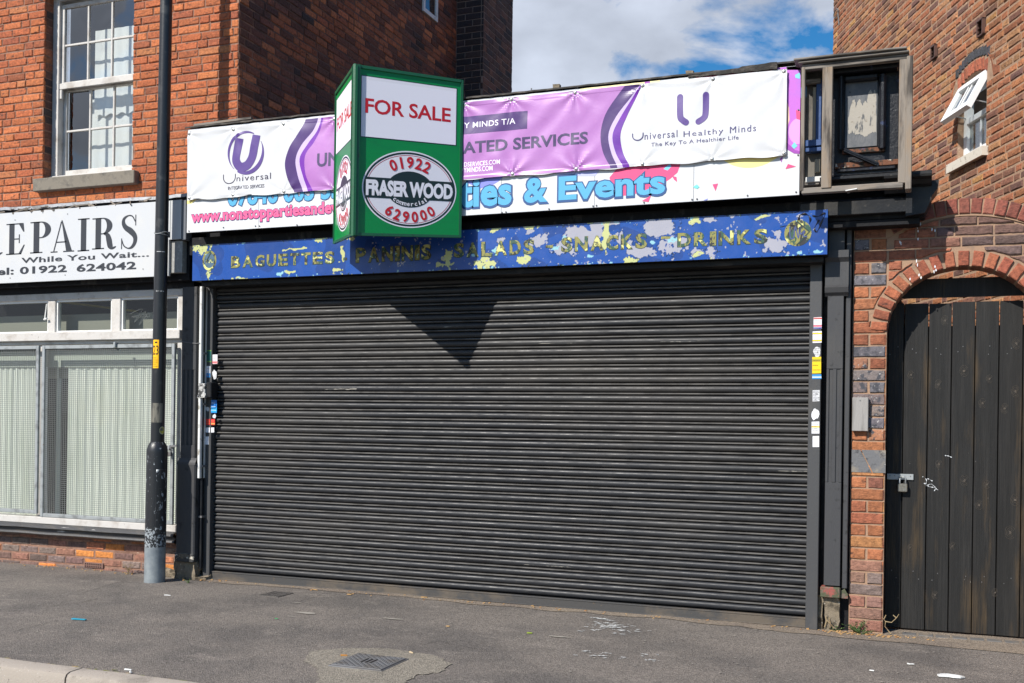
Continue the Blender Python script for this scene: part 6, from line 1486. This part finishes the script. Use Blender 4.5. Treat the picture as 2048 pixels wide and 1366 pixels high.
# stickers on the guides
def sticker(px0, py0, px1, py1, Y, label, base, bands=(), lines=0, par=None, cutouts=0, lc=(60, 60, 80)):
    a, b = P(px0, py1, Y), P(px1, py0, Y); x0, z0 = a; x1, z1 = b[0], b[1]
    y = Y-.0008; mb = MB(); r = random.Random(int(px0+py0))
    if cutouts: V, Fc = fan(blob((x0+x1)/2, (z0+z1)/2, (x1-x0)*.5, (z1-z0)*.5, int(py0), 16, .22))
    else: V, Fc = tess([(x0+r.uniform(0, .002), z0), (x1, z0+r.uniform(0, .003)), (x1-r.uniform(0, .002), z1), (x0, z1-r.uniform(0, .003))])
    o = decal('sticker', (V, Fc), plane(y), base, None, label=label, cat='sticker', group='stickers on the shutter guides')
    h = z1-z0
    for (t0, t1, m) in bands: decal('band', tess([(x0+.0008, z0+h*t0), (x1-.0008, z0+h*t0), (x1-.0008, z0+h*t1), (x0+.0008, z0+h*t1)]), plane(y-.0004), m, o)
    if lines:
        sh = []
        for k in range(lines):
            zz = z0+h*(k+.7)/(lines+.6); l = r.uniform(.55, .9)
            x = x0+.004
            while x < x0+(x1-x0)*l: 
                w = r.uniform(.003, .010); sh.append(([(x, zz), (min(x+w, x1-.003), zz), (min(x+w, x1-.003), zz+h*.035), (x, zz+h*.035)], [(0, 1, 2, 3)])); x += w+.002
        decal('small_print', join(*sh), plane(y-.0008), flat('small_print_%d_%d_%d' % lc, lc), o)
    return o
sw_, sr_, sb_, sy_, sn_, sgn = flat('sticker_white', (232, 232, 236)), flat('sticker_red', (214, 50, 48)), flat('sticker_blue', (60, 140, 200)), flat('sticker_yellow', (240, 200, 20)), flat('sticker_navy', (70, 70, 150)), flat('sticker_green', (30, 95, 85))
sg_ = M('torn_white_paper', (.62, .62, .63), .8, layers=[((.25, .25, .24), 40, .56, .62)])
YR, YL, YL2 = -.046, -.035, -.023
sticker(1627, 634, 1643.5, 658, YR, 'uppermost sticker on the right shutter guide, white with pink band', sw_, [(.18, .34, flat('sticker_pink', (226, 90, 120))), (.02, .14, sn_), (.82, .95, sr_)], 6, lc=(60, 140, 130))
sticker(1625, 662, 1643.5, 686, YR, 'white sticker with two yellow bands on the right shutter guide', sw_, [(.72, .86, sy_), (.14, .28, sy_)], 6, lc=(110, 110, 200))
sticker(1626, 694, 1642, 713, YR, 'worn grey lettering remains above the yellow sticker', sg_, (), 4, cutouts=1, lc=(30, 30, 30))
sticker(1624, 713.5, 1642.5, 747, YR, 'large plain yellow sticker on the right shutter guide', sy_, [(.70, .88, flat('sticker_olive', (176, 160, 40)))], 3, lc=(60, 50, 20))
sticker(1624, 748.5, 1643, 758, YR, 'torn light blue sticker under the yellow one', sb_, [(.3, .5, sw_)], 0)
sticker(1625, 780, 1639.5, 803, YR, 'faded white printed sticker in the middle of the right guide', sg_, (), 7)
sticker(1623, 817, 1638, 840, YR, 'ripped white sticker on the right guide with a dark hole', sw_, (), 0, cutouts=1)
sticker(1623, 843, 1639, 867, YR, 'white sticker with yellow and black scribbles on the right guide', sw_, [(.5, .62, sy_)], 6, lc=(40, 60, 40))
sticker(1625, 872, 1638.5, 894, YR, 'lowest blank white sticker on the right shutter guide', sw_)
sticker(412, 700, 423, 724, YL2, 'green and yellow tall sticker on the left shutter guide', sgn, [(.0, .07, flat('sticker_lime', (110, 150, 60))), (.9, .98, flat('sticker_lime', (110, 150, 60)))], 3, lc=(40, 70, 90))
sticker(425, 709, 435, 728, YL, 'small white and red printed sticker on the left guide', sw_, [(.05, .3, flat('sticker_salmon', (230, 130, 130)))], 4)
sticker(410.5, 732, 421, 755, YL2, 'white sticker with a blue foot on the left guide', sw_, [(.0, .38, sb_)], 3, lc=(210, 130, 120))
sticker(424.5, 740, 434, 758, YL, 'torn blank white sticker on the left guide', sg_, (), 0, cutouts=1)
sticker(422, 800, 434, 826, YL, 'bright blue sticker on the left guide under the key switch', flat('sticker_strong_blue', (20, 110, 190)), [(.05, .42, flat('sticker_sky', (40, 160, 220)))], 3, lc=(220, 235, 245))
sticker(412, 838, 420, 850, YL2, 'small red sticker half on the left guide', sr_, (), 2, lc=(250, 200, 120))
sticker(422, 838, 430, 850, YL, 'small red and orange sticker on the left guide', sr_, [(.1, .35, flat('sticker_orange', (240, 150, 80)))], 2, lc=(250, 200, 120))
sticker(411, 855, 420, 865, YL2, 'small blank white label left of a twin on the left guide', sw_)
sticker(422, 855, 428.5, 865, YL, 'small blank white label right of its twin on the left guide', sw_)
sticker(410, 873, 418, 889, YL2, 'lowest blank white label on the left guide', sw_)
sticker(425.5, 828, 432, 837, YL, 'torn pale paper remnant above the red stickers', sg_, (), 0, cutouts=1)
sticker(411, 814, 419, 822, YL2, 'pale paper remnant beside the blue sticker', sg_, (), 0, cutouts=1)

# air brick in the stall riser
a = P(170, 1122, 0); b = P(210, 1112, 0)
ab = obj('air_brick', MB().bbox(P(170, 1118, 0)[0], P(208, 1118, 0)[0], -.012, .01, .015, .066, .003), M('air_brick_clay', (.18, .10, .08), .85, bump=(.002, 60)), LB)
x0 = P(170, 1118, 0)[0]; x1 = P(208, 1118, 0)[0]
for i in range(9):
    for k in range(2): obj('hole', MB().box(x0+.012+i*(x1-x0-.02)/9, x0+.022+i*(x1-x0-.02)/9, -.0135, -.011, .022+k*.022, .035+k*.022), m_dark, ab)

# weeds and litter
m_leaf = M('weed_leaf', (.07, .13, .035), .6, layers=[((.12, .16, .05), 20, .5, .6)]); m_dry = M('dry_stem', (.32, .24, .13), .8, layers=[((.18, .12, .07), 30, .5, .6)]); m_dleaf = M('dry_leaf', (.42, .26, .11), .8, layers=[((.3, .14, .05), 20, .5, .6)])
def plant(name, x, y, h, n, seed, label, mat=m_leaf, spread=.06, lf=.016):
    r = random.Random(seed); t = thing(name, (x, y, 0), label, 'weed')
    sm = MB(); lm = MB()
    for k in range(n):
        a = r.uniform(0, 6.28); d = r.uniform(.2, 1)*spread; hh = h*r.uniform(.4, 1); p0 = Vector((x+r.uniform(-.01, .01), y, -.002)); p2 = Vector((x+math.cos(a)*d, y+math.sin(a)*d*.5, hh)); p1 = (p0+p2)/2+Vector((0, 0, hh*.15))
        sm.tube([p0, p1, p2], [.0016, .0013, .0008], 4)
        for j in range(9):
            f = r.uniform(.25, 1); q = p0.lerp(p1, f*2) if f < .5 else p1.lerp(p2, f*2-1); b = r.uniform(0, 6.28); v1 = Vector((math.cos(b), math.sin(b), r.uniform(-.2, .5)))*lf*r.uniform(.6, 1.3); v2 = Vector((-math.sin(b), math.cos(b), r.uniform(-.3, .3)))*lf*.28
            lm.quad(q, q+v1*.5+v2, q+v1, q+v1*.5-v2)
    obj('stem', sm, mat, t); obj('leaves', lm, mat, t, kind='stuff'); return t
g_ = G(1712, 1262); plant('weed', g_[0], -.03, .10, 16, 1, 'leafy green weed at the foot of the pier between shutter and gate', m_leaf, .10)
g_ = G(1722, 1268); plant('weed', g_[0], -.07, .05, 14, 12, 'low green weed spreading in front of the larger one', m_leaf, .09)
g_ = G(1678, 1243); plant('weed', g_[0], -.03, .06, 7, 2, 'small green sprig against the crumbled pilaster foot', m_leaf, .06)
g_ = G(375, 1166); plant('weed', g_[0], g_[1], .03, 6, 3, 'tiny green tuft in the pavement right of the lamp post', m_leaf, .05, .014)
g_ = G(270, 1146); plant('weed', g_[0], -.09, .10, 10, 4, 'dry straw coloured grass left of the lamp post foot', m_dry, .07)
g_ = G(1660, 1258); plant('weed', g_[0], g_[1]+.05, .05, 12, 5, 'tangle of dry roots at the right shutter guide foot', m_dry, .08)
t = thing('dead_twig', (-.2, .02, 0), 'bare forked dead twig leaning at the left foot of the gate', 'twig')
T = lambda x, y, Y=.0: Vector((P(x, y, Y)[0], Y, P(x, y, Y)[1]))
mb = MB()
for pts in ([(1782, 1268), (1770, 1253), (1771, 1243), (1764, 1234)], [(1771, 1243), (1783, 1245), (1793, 1236), (1798, 1228)], [(1793, 1236), (1786, 1230)], [(1768, 1238), (1772, 1230)]):
    mb.tube([T(*q, -.05) for q in pts], [.004, .003, .0025, .0015][:len(pts)], 5)
obj('branch', mb, m_dry, t)
t = thing('dead_roots', (-.62, -.05, 0), 'dry root strands growing down beside the crumbled pilaster base', 'roots')
mb = MB()
for pts in ([(1652, 1232), (1653, 1243), (1649, 1254)], [(1658, 1235), (1661, 1246), (1660, 1256)], [(1653, 1240), (1663, 1250), (1668, 1257)]): mb.tube([T(*q, -.05) for q in pts], .0035, 5)
obj('root', mb, m_dry, t)
def litter(name, px, py, shape, mat, label, th=.003, cat='litter', rz=0, lift=.006):
    x, y = G(px, py); V, Fc = tess(shape); n = len(V); c_, s_ = math.cos(rz), math.sin(rz); mb = MB()
    z = gz(x, y)+lift
    rot = [(x+a*c_-b*s_, y+a*s_+b*c_) for a, b in V]
    mb.v = [(a, b, z+th+.25*th*math.sin(i*2.4)) for i, (a, b) in enumerate(rot)]+[(a, b, z-.001) for a, b in rot]; mb.f = [tuple(t) for t in Fc]+[(i, (i+1) % n, n+(i+1) % n, n+i) for i in range(n)]
    return obj(name, mb, mat, None, label=label, cat=cat)
R_ = lambda a, b: [(-a, -b), (a, -b), (a, b), (-a, b)]
w = litter('wrapper', 158, 1241, R_(.055, .012), flat('wrapper_teal', (20, 150, 180)), 'small flat teal wrapper lying on the left of the pavement', .004, rz=.15)
litter('paper_scrap', 335, 1192, [(-.03, -.006), (.03, -.002), (.028, .006), (-.02, .008)], m_white, 'white paper scrap on the pavement right of the lamp post')
litter('paper_scrap', 1902, 1355, blob(0, 0, .06, .035, 3, 10, .5), m_white, 'crumpled white tissue near the lower right corner', .008)
litter('paper_scrap', 1820, 1330, blob(0, 0, .018, .012, 4, 8), m_white, 'small white paper bit right of the gate pier in front')
litter('paper_scrap', 1744, 1343, blob(0, 0, .014, .008, 5, 8), m_white, 'tiny white paper fleck at the bottom right of the pavement')
litter('green_wrapper', 1059, 1268, R_(.018, .008), flat('wrapper_lime', (150, 170, 60)), 'tiny lime green wrapper on the pavement before the shutter middle', .004, rz=.4)
litter('green_wrapper', 553, 1239, R_(.012, .004), flat('wrapper_green', (60, 150, 90)), 'tiny dark green scrap on the pavement near the drain grate', .003)
litter('cigarette_end', 256, 1343, R_(.022, .004), m_white, 'white cigarette end lying near the kerb', .006, 'cigarette end', .2)
litter('cigarette_end', 261, 1348, R_(.012, .004), m_white, 'shorter white stub beside the cigarette end at the kerb', .006, 'cigarette end', -.6)
litter('cigarette_end', 823, 1307, R_(.02, .004), flat('tan_stub', (190, 170, 140)), 'pale cigarette end at the far edge of the inspection cover patch', .006, 'cigarette end', -.5)
litter('cigarette_end', 688, 1313, R_(.02, .004), flat('orange_stub', (190, 130, 60)), 'tan cigarette end left of the inspection cover', .006, 'cigarette end', .5)
litter('dead_leaf', 699, 1191, blob(0, 0, .02, .009, 1, 9, .5), m_dleaf, 'orange dead leaf near the shutter foot towards the left', .004, 'leaf')
litter('dead_leaf', 848, 1196, blob(0, 0, .028, .01, 2, 9, .5), m_dleaf, 'orange dead leaf by the middle of the shutter bottom rail', .004, 'leaf')
litter('dead_leaf', 896, 1254, blob(0, 0, .012, .009, 3, 9, .5), m_dleaf, 'brown dead leaf out on the dark pavement patch', .004, 'leaf')
litter('dead_leaf', 628, 1181, [(-.03, .012), (-.01, .004), (.03, -.008), (.03, -.002), (-.008, .010)], m_dleaf, 'thin curled leaf stalk at the shutter foot', .004, 'leaf')
t = litter('orange_rag', 1748, 1250, [(-.04, -.02), (.03, -.03), (.045, .02), (.0, .035)], flat('rag_orange', (210, 80, 20)), 'bright orange plastic scrap at the foot of the gate pier', .05, 'scrap')
# moss and dry debris at the back of the kerb
sh = []; r_ = random.Random(77)
m_moss = M('kerb_moss', (.14, .15, .04), .95, layers=[((.35, .24, .11), 20, .5, .6)], bump=(.006, 60))
for (px, py, n, sx) in ((100, 1325, 10, .14), (20, 1317, 5, .08), (215, 1345, 16, .12), (300, 1353, 6, .08), (350, 1360, 8, .1)):
    c = G(px, py)
    for k in range(n): sh.append(fan(blob(c[0]+r_.gauss(0, sx), KY0+.012+abs(r_.gauss(0, .012)), r_.uniform(.01, .03), r_.uniform(.004, .012), r_.random(), 9, .5)))
s_ = gdecal('moss', join(*sh), m_moss, None, z=.006); s_['kind'] = 'stuff'; s_['label'] = 'moss and dry debris caught along the back of the kerb'; s_['category'] = 'moss'
mb = MB(); r_ = random.Random(9)
for k in range(260):
    x = r_.choice([r_.gauss(-6.05, .12), r_.uniform(-8.3, -6.1), r_.gauss(-.5, .12), r_.uniform(-5.9, -.7), r_.gauss(-.25, .15)]); y = -abs(r_.gauss(0, .05))-.04; s = r_.uniform(.003, .010)
    if abs(x+6.215) < .1: continue
    mb.bar((x-s, y, .004), (x+s, y+r_.uniform(-s, s), .006+s*.4), s*.8, s*.7)
o = obj('debris', mb, m_dleaf, None, kind='stuff', label='crumbs of dead leaf and mortar strewn along the wall foot', cat='debris')
